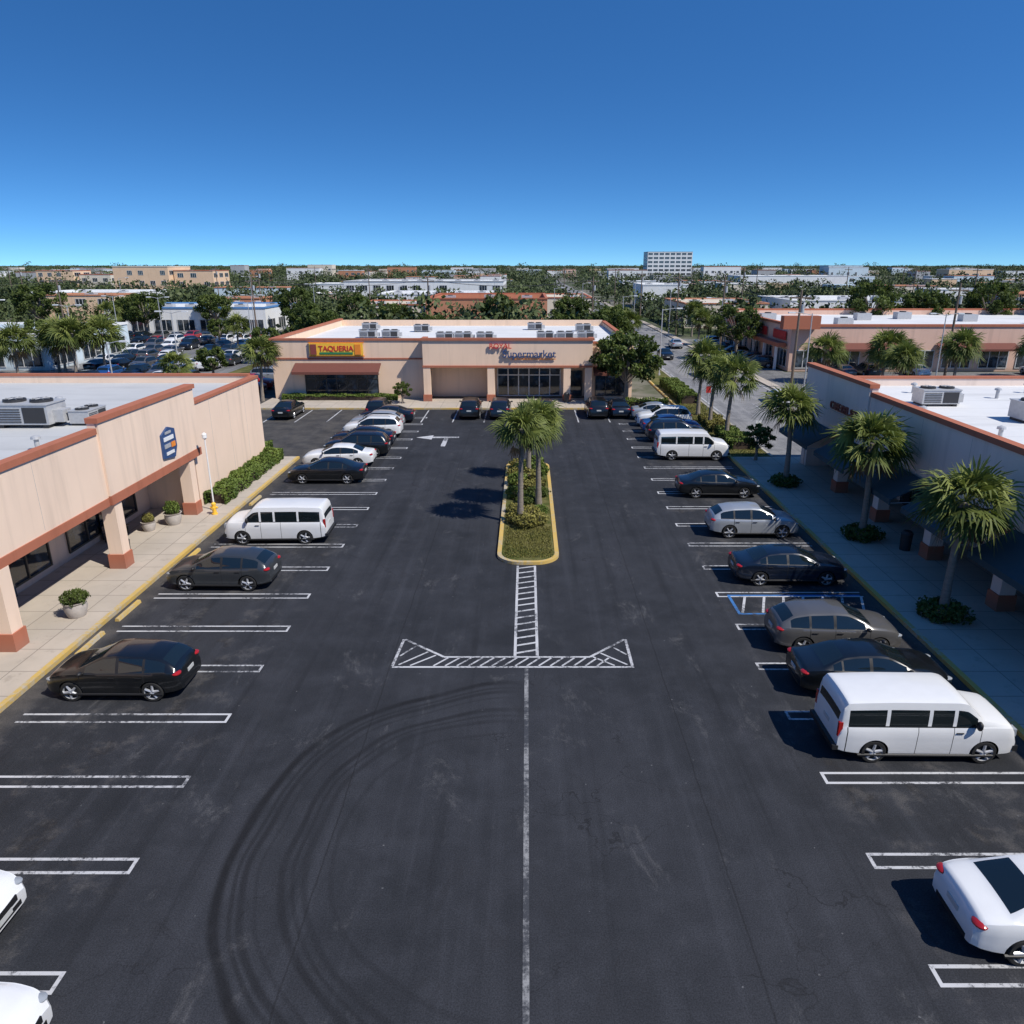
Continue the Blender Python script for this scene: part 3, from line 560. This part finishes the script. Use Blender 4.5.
def far_trees(name,N,d0,d1,seed,kq=11,clumps=7):
    r=np.random.RandomState(seed); P=[]
    for _ in range(N*5):
        if len(P)>=N: break
        D=math.exp(r.uniform(math.log(d0),math.log(d1))); x=r.uniform(-.85,.85)*D
        if (15.5<x<28.5 and D<900) or any(a-2.5<x<b+2.5 and c-(5 if D<300 else 8)<D<d+2 for a,b,c,d in RECT): continue
        if -110<x<-36 and D<143: continue
        if 140<D<152 and x<17: continue
        if -27<x<12 and D<108: continue
        if 28<x<34 and D<140: continue
        P.append((x,D))
    P=np.array(P); n=len(P); D=P[:,1]; w=(2.2+2.8*r.rand(n)**1.5)*(1+D/700); h=(3.6+5.0*r.rand(n)**1.8)*(1+np.minimum(D,1600)/5500)
    h=np.where(D>450,h+1.5,h); tall=(r.rand(n)<.014)&(D>350); h=np.where(tall,h+6+4*r.rand(n),h)
    cl=r.normal(size=(n,clumps,3)); cl/=np.linalg.norm(cl,axis=2)[:,:,None]; cl*=(.3+.5*r.rand(n,clumps))[:,:,None]
    cc=np.stack([P[:,0][:,None]+cl[:,:,0]*w[:,None],D[:,None]+cl[:,:,1]*w[:,None],h[:,None]*(.62+.34*cl[:,:,2]*1.1)],2)
    q=r.normal(size=(n,clumps,kq,3)); q/=np.linalg.norm(q,axis=3)[...,None]; rad=(w*.42)[:,None,None,None]*(.5+.5*r.rand(n,clumps,kq))[...,None]
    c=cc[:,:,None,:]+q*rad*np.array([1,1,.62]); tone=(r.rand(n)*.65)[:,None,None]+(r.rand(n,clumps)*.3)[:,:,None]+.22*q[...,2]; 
    size=(.32*(w/3.5))[:,None,None]*(.6+.8*r.rand(n,clumps,kq)); c=c.reshape(-1,3); 
    V=leafq(c,size.ravel(),r)
    tr=np.zeros((n,4,3)); tr[:,0]=np.stack([P[:,0]-.18,D,0*D],1);tr[:,1]=np.stack([P[:,0]+.18,D,0*D],1);tr[:,2]=np.stack([P[:,0]+.1,D,h*.6],1);tr[:,3]=np.stack([P[:,0]-.1,D,h*.6],1)
    me=quads(name,np.concatenate([V,tr]),np.concatenate([np.clip(tone.ravel(),0,1),np.zeros(n)]),[M['far']]); link(bpy.data.objects.new(name,me))
far_trees('distant_trees',1050,112,330,21,15,8)
far_trees('distant_trees',2100,300,1000,22,11,7)
far_trees('distant_trees',3200,900,4500,23,8,6)
# ------------------------------------------------------------ street furniture
def lamp(x,y,h,arm=1.2,rz=0,double=False,z=0,name='street_lamp'):
    e=empty(name,(x,y,z),rz); b=MB(); b.tube([(0,0,0),(0,0,.35)],[.16,.14],10,0); b.tube([(0,0,.3),(0,0,h)],[.08,.05],8,0)
    for s in ((1,-1) if double else (1,)):
        b.tube([(0,0,h-.15),(s*arm*.6,0,h+.05),(s*arm,0,h+.08)],[.035,.03,.03],6,0); b.box(s*arm-.3,s*arm+.35,-.16,.16,h,h+.13,1)
    b.obj('pole_and_head',[M['metal'],M['white']],e)
e=empty('lamp_post',(-17.3,38.9,.13)); b=MB(); b.tube([(0,0,0),(0,0,.3)],[.11,.09],10,0); b.tube([(0,0,.28),(0,0,4.0)],[.045,.035],8,0); b.tube([(0,0,4.0),(0,0,4.08),(0,0,4.28),(0,0,4.36)],[.06,.13,.13,.04],10,0); b.obj('post_and_lantern',[M['signw']],e)
for x,y,h,a,rz,d in [(-40,86,8,1.5,0,1),(-40,110,8,1.5,0,1),(-60,100,8,1.5,0,1),(-60,125,8,1.5,0,1),(-80,115,8,1.5,0,1),(-48,134,8,1.5,0,1),(-70,130,8,1.5,0,1),(-34.5,62,7,1.4,0,0),(28,75,8.5,2,math.pi,0),(28,110,8.5,2,math.pi,0),(28,150,8.5,2,math.pi,0),(28,200,9,2,math.pi,0),(16.3,92,8,2,0,0),(16.3,130,8,2,0,0),(45,82,8,1.5,0,1),(62,82,8,1.5,0,1),(-47,170,9,1.5,0,1),(-25,150.5,9,1.5,1.5,0),(5,140.8,9,1.5,0,0),(13,180,9,1.5,0,0),(-10,240,10,2,0,0),(-100,190,10,2,0,0),(-75,210,10,2,0,1)]: lamp(x,y,h,a,rz,bool(d))
def upole(x,y,h):
    e=empty('utility_pole',(x,y,0)); b=MB(); b.tube([(0,0,0),(0,0,h)],[.17,.11],8,0); b.box(-1.1,1.1,-.06,.06,h-.9,h-.75,0)
    for q in (-1,-.4,.4,1): b.tube([(q,0,h-.75),(q,0,h-.55)],[.04,.03],6,1)
    b.tube([(.28,0,h-2.4),(.28,0,h-1.5)],[.2,.2],10,1); b.obj('pole_and_crossarm',[M['wood'],M['metal']],e)
UP=[(29.2,82,10.5),(29.4,115,11.5),(29.4,150,11.5),(29.6,200,11.5),(29.6,260,11.5)]
for p in UP: upole(*p)
UP2=[(-120,139,11),(-85,140,11),(-50,140.5,11),(-18,140.5,11),(12,140.5,11)]
for p in UP2: upole(*p)
for k,(x,y) in enumerate([(51,91,),(-150,230),(-100,250),(-50,245),(60,215),(95,230),(130,260),(-200,300),(-20,330),(70,330),(-90,330),(160,330),(-125,180),(-64,185),(14,290),(80,270),(110,190)]): upole(x,y,11 if y<100 else 12.5)
def wires(name,L):
    b=MB()
    for (x0,y0,h0),(x1,y1,h1) in zip(L,L[1:]):
        for q in (-1,.4,1):
            pts=[]
            for i in range(9):
                f=i/8; pts.append((x0+(x1-x0)*f+(q if abs(y1-y0)>20 else 0),y0+(y1-y0)*f+(0 if abs(y1-y0)>20 else q),h0+(h1-h0)*f-.55-1.1*4*f*(1-f)))
            b.tube(pts,[.018]*9,4,0,False)
    b.obj(name,[M['dark']])
wires('power_lines',UP); wires('power_lines',UP2)
def planter(x,y,me,s=1):
    e=empty('planter_pot',(x,y,.13),0,s); b=MB(); b.tube([(0,0,0),(0,0,.08),(0,0,.35),(0,0,.55),(0,0,.62)],[.3,.34,.42,.40,.46],20,0); b.tube([(0,0,.6),(0,0,.625)],[.4,.4],20,1); b.obj('pot',[M['pot'],M['soil']],e,True)
    p=link(bpy.data.objects.new('plant',me),e); p.location=(0,0,.55); p.scale=(.55,.55,.8)
planter(-17.4,25.9,shrubC,1.0); planter(-18.5,36.6,shrubB,1.0); planter(-19.3,35.6,shrubA,.8)
def sign(x,y,col,h=2.2,rz=0,z=.1):
    e=empty('traffic_sign',(x,y,z),rz); b=MB(); b.tube([(0,0,0),(0,0,h)],[.03,.03],6,0); b.box(-.22,.22,-.06,-.035,h-.6,h,1); b.obj('post_and_panel',[M['metal'],col],e)
sign(16.8,53,M['signw']); sign(16.9,69,M['red']); sign(27.6,68,M['yellow'])
e=empty('fire_hydrant',(-17.0,38.2,.13)); b=MB(); b.tube([(0,0,0),(0,0,.06),(0,0,.061),(0,0,.5),(0,0,.6),(0,0,.68)],[.16,.16,.11,.11,.13,.04],12,0); b.tube([(-.2,0,.38),(.2,0,.38)],[.06,.06],10,0); b.tube([(0,-.2,.38),(0,0,.38)],[.07,.07],10,0); b.obj('barrel',[M['yellow']],e,True)
def bin_(x,y):
    e=empty('litter_bin',(x,y,.13)); b=MB(); b.tube([(0,0,0),(0,0,.8),(0,0,.82),(0,0,.95)],[.24,.27,.29,.18],14,0); b.tube([(0,0,.951),(0,0,.96)],[.11,.11],12,1); b.obj('bin_body',[M['dark'],M['black']],e,True)
bin_(-18.6,31.9); bin_(18.0,32.9); bin_(3.9,72.9)
def bench(x,y,rz):
    e=empty('park_bench',(x,y,.13),rz); b=MB()
    for k in range(4): b.box(-.8,.8,-.2+k*.11,-.11+k*.11,.42,.46,0)
    for k in range(3): b.box(-.8,.8,.24,.27,.52+k*.12,.61+k*.12,0)
    for q in (-.65,.65): b.box(q-.03,q+.03,-.18,.235,0,.419,1); b.box(q-.03,q+.03,.275,.31,0,.85,1)
    b.obj('slats_and_legs',[M['wood'],M['dark']],e)
bench(-20.3,34.5,math.pi/2)
# ------------------------------------------------------------ vehicles
def curve(ctrl,xs,sig=.03):
    cx=[c[0] for c in ctrl]; cy=[c[1] for c in ctrl]; g=np.arange(cx[0]-.3,cx[-1]+.3,.01); y=np.interp(g,cx,cy)
    k=np.exp(-.5*(np.arange(-20,21)*.01/sig)**2); k/=k.sum(); ys=np.convolve(np.pad(y,20,'edge'),k,'valid'); return np.interp(xs,g,ys)
TYPES={
'sedan':dict(L=4.75,w=.91,wr=.60,rw=.335,wx=(1.42,-1.38),rail=.88,
 zt=[(-2.375,.70),(-2.35,.95),(-2.25,1.05),(-1.72,1.10),(-1.05,1.38),(-.6,1.45),(0,1.47),(.32,1.43),(1.12,1.06),(1.6,1.01),(2.0,.93),(2.25,.82),(2.375,.62)],
 zb=[(-2.375,.64),(-2.35,.86),(-2.2,.96),(-1.7,1.01),(-.5,.97),(1.1,.94),(1.7,.90),(2.05,.83),(2.25,.73),(2.375,.56)],
 ws=(.34,1.08),rg=(-1.68,-1.06),sw=(-1.42,.86),pil=[(-.30,-.20),(-1.16,-1.10)],seams=[1.02,-.25,-1.15]),
'suv':dict(L=4.6,w=.93,wr=.66,rw=.37,wx=(1.40,-1.36),rail=.87,
 zt=[(-2.3,.75),(-2.28,1.08),(-2.2,1.22),(-1.85,1.58),(-1.4,1.66),(0,1.69),(.3,1.65),(1.1,1.2),(1.6,1.13),(2.0,1.05),(2.2,.93),(2.3,.66)],
 zb=[(-2.3,.7),(-2.28,.98),(-2.2,1.09),(0,1.05),(1.1,1.06),(1.6,1.03),(2.0,.96),(2.2,.84),(2.3,.6)],
 ws=(.33,1.06),rg=(-2.16,-1.88),sw=(-2.0,.85),pil=[(-.25,-.15),(-1.2,-1.10)],seams=[1.0,-.2,-1.12]),
'hatch':dict(L=4.4,w=.91,wr=.60,rw=.35,wx=(1.34,-1.28),rail=.88,
 zt=[(-2.2,.70),(-2.17,1.02),(-2.05,1.16),(-1.6,1.42),(-1.1,1.52),(-.2,1.56),(.25,1.52),(1.1,1.11),(1.55,1.05),(1.88,.98),(2.1,.84),(2.2,.62)],
 zb=[(-2.2,.64),(-2.17,.92),(-2.0,1.03),(-.3,.99),(1.1,.98),(1.55,.94),(1.9,.87),(2.1,.75),(2.2,.56)],
 ws=(.28,1.06),rg=(-2.0,-1.63),sw=(-1.75,.82),pil=[(-.28,-.18),(-1.12,-1.04)],seams=[.98,-.22,-1.08]),
'van':dict(L=5.0,w=.94,wr=.82,rw=.36,wx=(1.64,-1.45),rail=.80,
 zt=[(-2.5,.8),(-2.49,1.3),(-2.44,1.82),(-2.28,1.93),(-1,1.97),(.8,1.96),(1.02,1.91),(1.5,1.40),(1.85,1.34),(2.25,1.28),(2.43,1.18),(2.5,.70)],
 zb=[(-2.5,.74),(-2.49,1.1),(-2.28,1.16),(1.45,1.16),(1.85,1.16),(2.25,1.14),(2.43,1.05),(2.5,.62)],
 ws=(1.06,1.48),rg=(-2.48,-2.445),sw=(-2.24,1.32),pil=[(-1.22,-1.12),(-.05,.05),(.64,.74)],seams=[1.45,.69,-.3,-2.26])}
for k,q in TYPES.items():
    h=q['L']/2
    q['wf']=[(-h,.80),(-h+.08,.89),(-h+.4,.965),(-h+1.1,1),(h-1.3,1),(h-.6,.975),(h-.25,.92),(h-.07,.83),(h,.72)] if k!='van' else [(-h,.95),(-h+.08,.98),(-h+.4,1),(h-1.0,1),(h-.4,.985),(h-.12,.95),(h,.88)]
    q['zl']=[(-h,.36),(-h+.2,.27),(-h+.6,.21),(h-.6,.2),(h-.15,.22),(h,.3)]
def build_body(k):
    q=TYPES[k]; h=q['L']/2; xs=set(np.round(np.arange(-h,h,.1),3)); xs|={c[0] for t_ in ('zt','zb') for c in q[t_]}|{q['ws'][0],q['ws'][1],q['rg'][0],q['rg'][1],q['sw'][0],q['sw'][1]}
    for a,b_ in q['pil']: xs|={a,b_}
    for s in q['seams']: xs|={s-.009,s+.009}
    xs|={h,-h,h-.03,-h+.03}; xs=sorted(xs); keep=[xs[0]]
    for x in xs[1:]:
        if x-keep[-1]>.012: keep.append(x)
    xs=np.array(keep); zt=curve(q['zt'],xs,.05);zb=curve(q['zb'],xs,.05);zl=curve(q['zl'],xs,.04);wf=curve(q['wf'],xs,.05)*q['w']
    zb=np.minimum(zb,zt-.03)
    nS=17; V=[];F=[];MI=[]
    rows=[]
    for i,x in enumerate(xs):
        w=wf[i]; g=min(1,max(0,(zt[i]-zb[i]-.06)/.36)); g=g*g*(3-2*g)*.5+g*.5; wt=(w*.955-.09)*(1-g)+min(q['wr'],w*.9)*g; cr=min(.06,(zt[i]-zb[i])*.7); ze=zt[i]-cr; H=zb[i]-zl[i]
        fl=sum(.018*math.exp(-((x-wx)/.42)**2) for wx in q['wx'])
        P=[(0,zl[i]),(.8*w,zl[i]),(.965*w+fl,zl[i]+.12*H),(.985*w+fl,zl[i]+.35*H),(.99*w+fl*.6,zl[i]+.62*H),(1.0*w,zl[i]+.86*H),(.955*w,zb[i])]
        for s in (.05,.25,.5,.72,q['rail'],1.):
            P.append((.94*w+(wt-.94*w)*s+.02*math.sin(math.pi*s)*g,zb[i]+(ze-zb[i])*s))
        for f in (.88,.6,.3,0): P.append((wt*f,zt[i]-cr*f*f*(.8 if f>.5 else 1)))
        rows.append(P)
    R_=2*nS-2
    for i,x in enumerate(xs):
        P=rows[i]
        for (y,z) in P: V.append((x,y,z))
        for (y,z) in P[-2:0:-1]: V.append((x,-y,z))
    inr=lambda x,r:r[0]<=x<=r[1]
    for i in range(len(xs)-1):
        xm=(xs[i]+xs[i+1])/2; gh=(zt[i]-zb[i]+zt[i+1]-zb[i+1])/2; seam=any(abs(xm-s)<.010 for s in q['seams'])
        for j in range(R_):
            jj=j if j<nS-1 else R_-1-j
            m=0
            if jj<=1: m=2
            elif jj<=5: m=2 if seam and jj>=2 else 0
            elif jj<=6: m=0 if not inr(xm,q['sw']) else 2
            elif 7<=jj<=10: m=1 if (inr(xm,q['sw']) and gh>.13 and not any(inr(xm,p) for p in q['pil'])) else (2 if (inr(xm,q['sw']) and gh>.13 and k!='van') else 0)
            elif 13<=jj<=15: m=1 if (inr(xm,q['ws']) or inr(xm,q['rg'])) else 0
            if jj==10 and k=='van' and m==1: m=0
            a=i*R_+j; b_=i*R_+(j+1)%R_; F.append((a,a+R_,b_+R_,b_)); MI.append(m)
    F.append(tuple(range(R_))); F.append(tuple(reversed(range((len(xs)-1)*R_,len(xs)*R_)))); MI+=[0,0]
    me=bpy.data.meshes.new('body'); me.from_pydata(V,[],F); me.polygons.foreach_set('material_index',MI)
    for m in (M['black'],M['cglass'],M['black']): me.materials.append(m)
    bm=bmesh.new(); bm.from_mesh(me); bmesh.ops.recalc_face_normals(bm,faces=bm.faces); bm.to_mesh(me); bm.free()
    o=link(bpy.data.objects.new('tmp',me)); c=MB()
    for wx in q['wx']:
        for s in (1,-1): c.tube([(wx,s*(q['w']-.30),q['rw']),(wx,s*(q['w']+.3),q['rw'])],[q['rw']+.05]*2,28,2)
    cm=c.mesh('cut',[M['black'],M['cglass'],M['black']]); bm=bmesh.new(); bm.from_mesh(cm); bmesh.ops.recalc_face_normals(bm,faces=bm.faces); bm.to_mesh(cm); bm.free()
    co=link(bpy.data.objects.new('cut',cm)); md=o.modifiers.new('b','BOOLEAN'); md.operation='DIFFERENCE'; md.object=co; md.solver='EXACT'
    C.view_layer.update(); dg=C.evaluated_depsgraph_get(); res=bpy.data.meshes.new_from_object(o.evaluated_get(dg)); res.name='body_'+k
    bpy.data.objects.remove(o); bpy.data.objects.remove(co)
    res.polygons.foreach_set('use_smooth',[True]*len(res.polygons)); res.set_sharp_from_angle(angle=math.radians(28))
    return res
def build_fit(k):
    q=TYPES[k]; h=q['L']/2; w=q['w']; b=MB(); v=k=='van'
    zh={'sedan':.72,'suv':.85,'hatch':.74,'van':.95}[k]; ztl={'sedan':.88,'suv':1.0,'hatch':.94,'van':1.1}[k]
    for s in (1,-1):
        if v: b.box(h-.12,h+.004,s*.56,s*.80,zh-.11,zh+.11,0); b.box(-h-.012,-h+.1,s*.79,s*.885,.85,1.3,1)
        else: b.ell((h-.22,s*w*.76,zh),(.19,.13,.055),0); b.ell((-h+.14,s*w*.74,ztl),(.15,.18,.07),1)
        cx=q['ws'][1]-.18; b.ell((cx,s*(w+.07),1.06 if k!='suv' else 1.15) if not v else (cx,s*(w+.08),1.3),(.08,.11,.07 if not v else .14),4); b.box(cx-.03,cx+.03,s*(w-.1),s*(w+.03),(1.0 if not v else 1.2),(1.03 if not v else 1.24),2)
        for x in (q['seams'][1]+.16,(q['seams'][2] if not v else 99)+.16):
            if x<5: b.box(x-.1,x+.1,s*(w-.02),s*(w+.022),(.86 if not v else 1.0),(.885 if not v else 1.03),4)
        b.tube([(-h+.6,s*(w-.03),.27),(h-.6,s*(w-.03),.27)],[.04,.04],6,2)
    zg={'sedan':.60,'suv':.72,'hatch':.60,'van':.92}[k]; b.box(h-.1,h+.012,-.42,.42,zg-.09,zg+(.05 if not v else .08),2); b.box(h-.1,h+.01,-.5,.5,.34,.45,2)
    if not v: b.box(h+.013,h+.02,-.22,.22,.4,.52,3)
    b.box(-h-.02,-h+.05,-.2,.2,ztl-.22,ztl-.1,3); b.box(-h-.012,-h+.1,-.55,.55,.36,.46,2)
    if v: b.box(h-.06,h+.09,-.86,.86,.40,.56,2); b.box(-h-.12,-h+.04,-.9,.9,.42,.56,2)
    if k=='suv':
        for s in (1,-1): b.tube([(-1.5,s*.57,1.67),(-1.35,s*.57,1.72),(.1,s*.57,1.74),(.25,s*.57,1.68)],[.018]*4,6,2)
    return b.mesh('fittings_'+k,[M['hlamp'],M['tlamp'],M['black'],M['plate'],M['black']],True)
def build_wheel(r):
    b=MB(); wd=.11; P=[(r*.66,-wd),(r*.93,-wd),(r,-wd*.7),(r,wd*.7),(r*.93,wd),(r*.72,wd),(r*.70,wd*.75),(r*.66,wd*.45)]; n=28; base=len(b.v)
    for k in range(n):
        a=2*math.pi*k/n
        for (rr0,y) in P: b.v.append((rr0*math.cos(a),y,rr0*math.sin(a)))
    m=len(P)
    for k in range(n):
        k2=(k+1)%n
        for j in range(m-1): b.f.append((base+k*m+j,base+k2*m+j,base+k2*m+j+1,base+k*m+j+1)); b.m.append(0 if j<5 else 1)
    b.tube([(0,wd*.2,0),(0,wd*.3,0)],[r*.67,r*.67],24,2); b.tube([(0,wd*.3,0),(0,wd*.85,0)],[r*.17,r*.14],12,1)
    for k in range(5):
        a=2*math.pi*k/5; b.tube([(r*.1*math.cos(a),wd*.7,r*.1*math.sin(a)),(r*.68*math.cos(a),wd*.75,r*.68*math.sin(a))],[r*.13,r*.11],6,1)
    return b.mesh('wheel',[M['rubber'],M['alloy'],M['black']],True)
BODY={k:build_body(k) for k in TYPES}; FIT={k:build_fit(k) for k in TYPES}; WH={k:build_wheel(TYPES[k]['rw']) for k in TYPES}
PAINT={}
def paint(nm,c,metal=.0,rough=.28):
    t=NT('car_paint_'+nm); n=t.noise(t.obj(),2.5,3); dirt=t.step(t.sep(t.obj())[2],.2,.7,.3,0.)
    dc=(.13,.11,.09) if c[0]>.1 else tuple(.02+x for x in c)
    col=t.mix(n,tuple(x*.9 for x in c),c); col=t.mix(t.ma('MULTIPLY',dirt,n),col,dc); t.out(col,rough,metal,.5); t.b.inputs['Coat Weight'].default_value=.6; t.b.inputs['Coat Roughness'].default_value=.05; PAINT[nm]=t.m
for a in (('white',(.76,.76,.75)),('black',(.005,.006,.007)),('grey',(.045,.05,.055),.3),('silver',(.42,.44,.46),.4,.3),('navy',(.007,.012,.024),.2),('blue',(.02,.09,.28),.2),('red',(.35,.02,.015)),('taupe',(.13,.125,.12),.35)): paint(*a)
NAMES={'sedan':'parked_car','hatch':'parked_car','suv':'parked_suv','van':'passenger_van'}
def car(k,x,y,col,rz=0,name=None,s=1,z=.002):
    e=empty(name or NAMES[k],(x,y,z),rz+random.uniform(-.025,.025),s); o=link(bpy.data.objects.new('body',BODY[k]),e)
    o.material_slots[0].link='OBJECT'; o.material_slots[0].material=PAINT[col]
    link(bpy.data.objects.new('fittings',FIT[k]),e); q=TYPES[k]
    for i,(wx) in enumerate(q['wx']):
        for sd in (1,-1):
            w_=link(bpy.data.objects.new('wheel_%d'%(i*2+(sd>0)),WH[k]),e); w_.location=(wx,sd*(q['w']-.125),q['rw']); w_.rotation_euler=(0,random.uniform(0,1),0 if sd>0 else math.pi)
    return e
PI=math.pi
for a in [('sedan',11.05,11.75,'white',0),('van',10.9,18.0,'white',0,None,.97),('sedan',11.0,21.1,'black',0),('hatch',10.95,23.9,'taupe',0),('sedan',11.3,29.8,'navy',0),('hatch',11.4,35.6,'silver',0),('sedan',11.3,42.3,'black',0),
  ('van',11.6,51.2,'white',0),('suv',11.6,56.6,'navy',0),('sedan',11.7,59.6,'blue',0),('suv',11.6,62.4,'white',PI),('sedan',11.6,65.3,'silver',0),
  ('hatch',-12.95,21.0,'black',PI,None,.97),('hatch',-12.95,29.3,'grey',PI),('van',-12.3,34.8,'white',PI,None,.98),('sedan',-12.6,45.3,'black',PI),('sedan',-12.8,49.2,'white',PI),('suv',-12.2,52.0,'black',PI),('sedan',-12.4,55.0,'navy',PI),('suv',-12.3,58.2,'white',PI),('hatch',-12.5,61.0,'silver',PI),('sedan',-12.2,63.9,'navy',PI),
  ('sedan',-12.95,11.6,'white',0),('sedan',-10.8,8.95,'white',0),
  ('sedan',-21.6,66.6,'black',PI/2),('suv',-13.4,66.6,'black',PI/2),('suv',-5.1,66.7,'black',PI/2),('suv',-2.4,66.6,'navy',PI/2),('sedan',1.6,67.4,'black',PI/2),('suv',6.3,66.9,'black',PI/2),('sedan',8.3,67.2,'navy',PI/2),
  ('suv',22.0,92,'navy',-PI/2),('sedan',25,73,'white',PI/2),('sedan',24.6,125,'silver',PI/2),('suv',20,160,'white',-PI/2),('sedan',20.2,110,'black',-PI/2)]:
    car(*a)
cc=['white','black','grey','silver','navy','red','white','blue','black','taupe']; rc=random.Random(3)
for row,(y,x0,x1) in enumerate([(78,-48,-36),(84,-50,-38),(90,-50,-38),(98,-56,-40),(103,-58,-40),(108,-60,-40),(115,-60,-40),(123,-84,-42),(131,-90,-42),(138,-90,-44)]):
    x=x0
    while x<x1:
        if rc.random()<.78: car(rc.choice(['sedan','suv','hatch','suv']),x,y,rc.choice(cc),PI/2*rc.choice([1,-1]),z=-.003)
        x+=2.9
for y in (76,79,82,88,91,97,100): car(rc.choice(['sedan','suv']),-30.2,y,rc.choice(['red','white','black','navy','silver']),0)
for x in range(36,100,3):
    if rc.random()<.6: car(rc.choice(['sedan','suv','hatch']),x,92.3,rc.choice(cc),PI/2,z=-.004)
for y in range(100,135,4):
    if rc.random()<.7: car(rc.choice(['sedan','suv']),30.6,y,rc.choice(cc),PI,z=-.004)
# ------------------------------------------------------------ light, sky, camera
el=math.radians(50); az=math.atan2(.844,-.537)
sv=Vector((math.sin(az)*math.cos(el),math.cos(az)*math.cos(el),math.sin(el)))
sl=bpy.data.lights.new('sun','SUN'); sl.energy=5.0; sl.angle=math.radians(.5); sl.color=(1,.95,.87); so=bpy.data.objects.new('sun',sl); so.rotation_euler=sv.to_track_quat('Z','Y').to_euler(); link(so)
wd=bpy.data.worlds.new('World'); SC.world=wd; wd.use_nodes=True; nt=wd.node_tree; bg=nt.nodes['Background']; sk=nt.nodes.new('ShaderNodeTexSky'); sk.sky_type='NISHITA'; sk.sun_disc=False
sk.sun_elevation=el; sk.sun_rotation=az; sk.air_density=1.0; sk.dust_density=0.0; sk.ozone_density=2.5; sk.altitude=0
tc=nt.nodes.new('ShaderNodeTexCoord'); sp=nt.nodes.new('ShaderNodeSeparateXYZ'); nt.links.new(tc.outputs['Generated'],sp.inputs[0])
mm=nt.nodes.new('ShaderNodeMath'); mm.operation='MAXIMUM'; mm.inputs[1].default_value=0; nt.links.new(sp.outputs[2],mm.inputs[0])
ma=nt.nodes.new('ShaderNodeMath'); ma.operation='MULTIPLY_ADD'; ma.inputs[1].default_value=2.4; ma.inputs[2].default_value=.085; nt.links.new(mm.outputs[0],ma.inputs[0])
cb=nt.nodes.new('ShaderNodeCombineXYZ'); nt.links.new(sp.outputs[0],cb.inputs[0]); nt.links.new(sp.outputs[1],cb.inputs[1]); nt.links.new(ma.outputs[0],cb.inputs[2])
nv=nt.nodes.new('ShaderNodeVectorMath'); nv.operation='NORMALIZE'; nt.links.new(cb.outputs[0],nv.inputs[0]); nt.links.new(nv.outputs[0],sk.inputs[0])
hs=nt.nodes.new('ShaderNodeHueSaturation'); hs.inputs['Saturation'].default_value=1.22; nt.links.new(sk.outputs[0],hs.inputs['Color'])
mx=nt.nodes.new('ShaderNodeMix'); mx.data_type='RGBA'; mx.blend_type='MULTIPLY'; mx.inputs[0].default_value=1; nt.links.new(hs.outputs[0],mx.inputs[6]); mx.inputs[7].default_value=(.62,.96,1.2,1)
nt.links.new(mx.outputs[2],bg.inputs[0]); bg.inputs[1].default_value=.125
cam=bpy.data.cameras.new('camera'); cam.sensor_width=36; cam.lens=740/1024*36; cam.shift_x=-15/1024; cam.clip_end=20000; co=bpy.data.objects.new('camera',cam); co.location=(0,0,13); co.rotation_euler=(math.radians(90-18.46),0,0); link(co); SC.camera=co
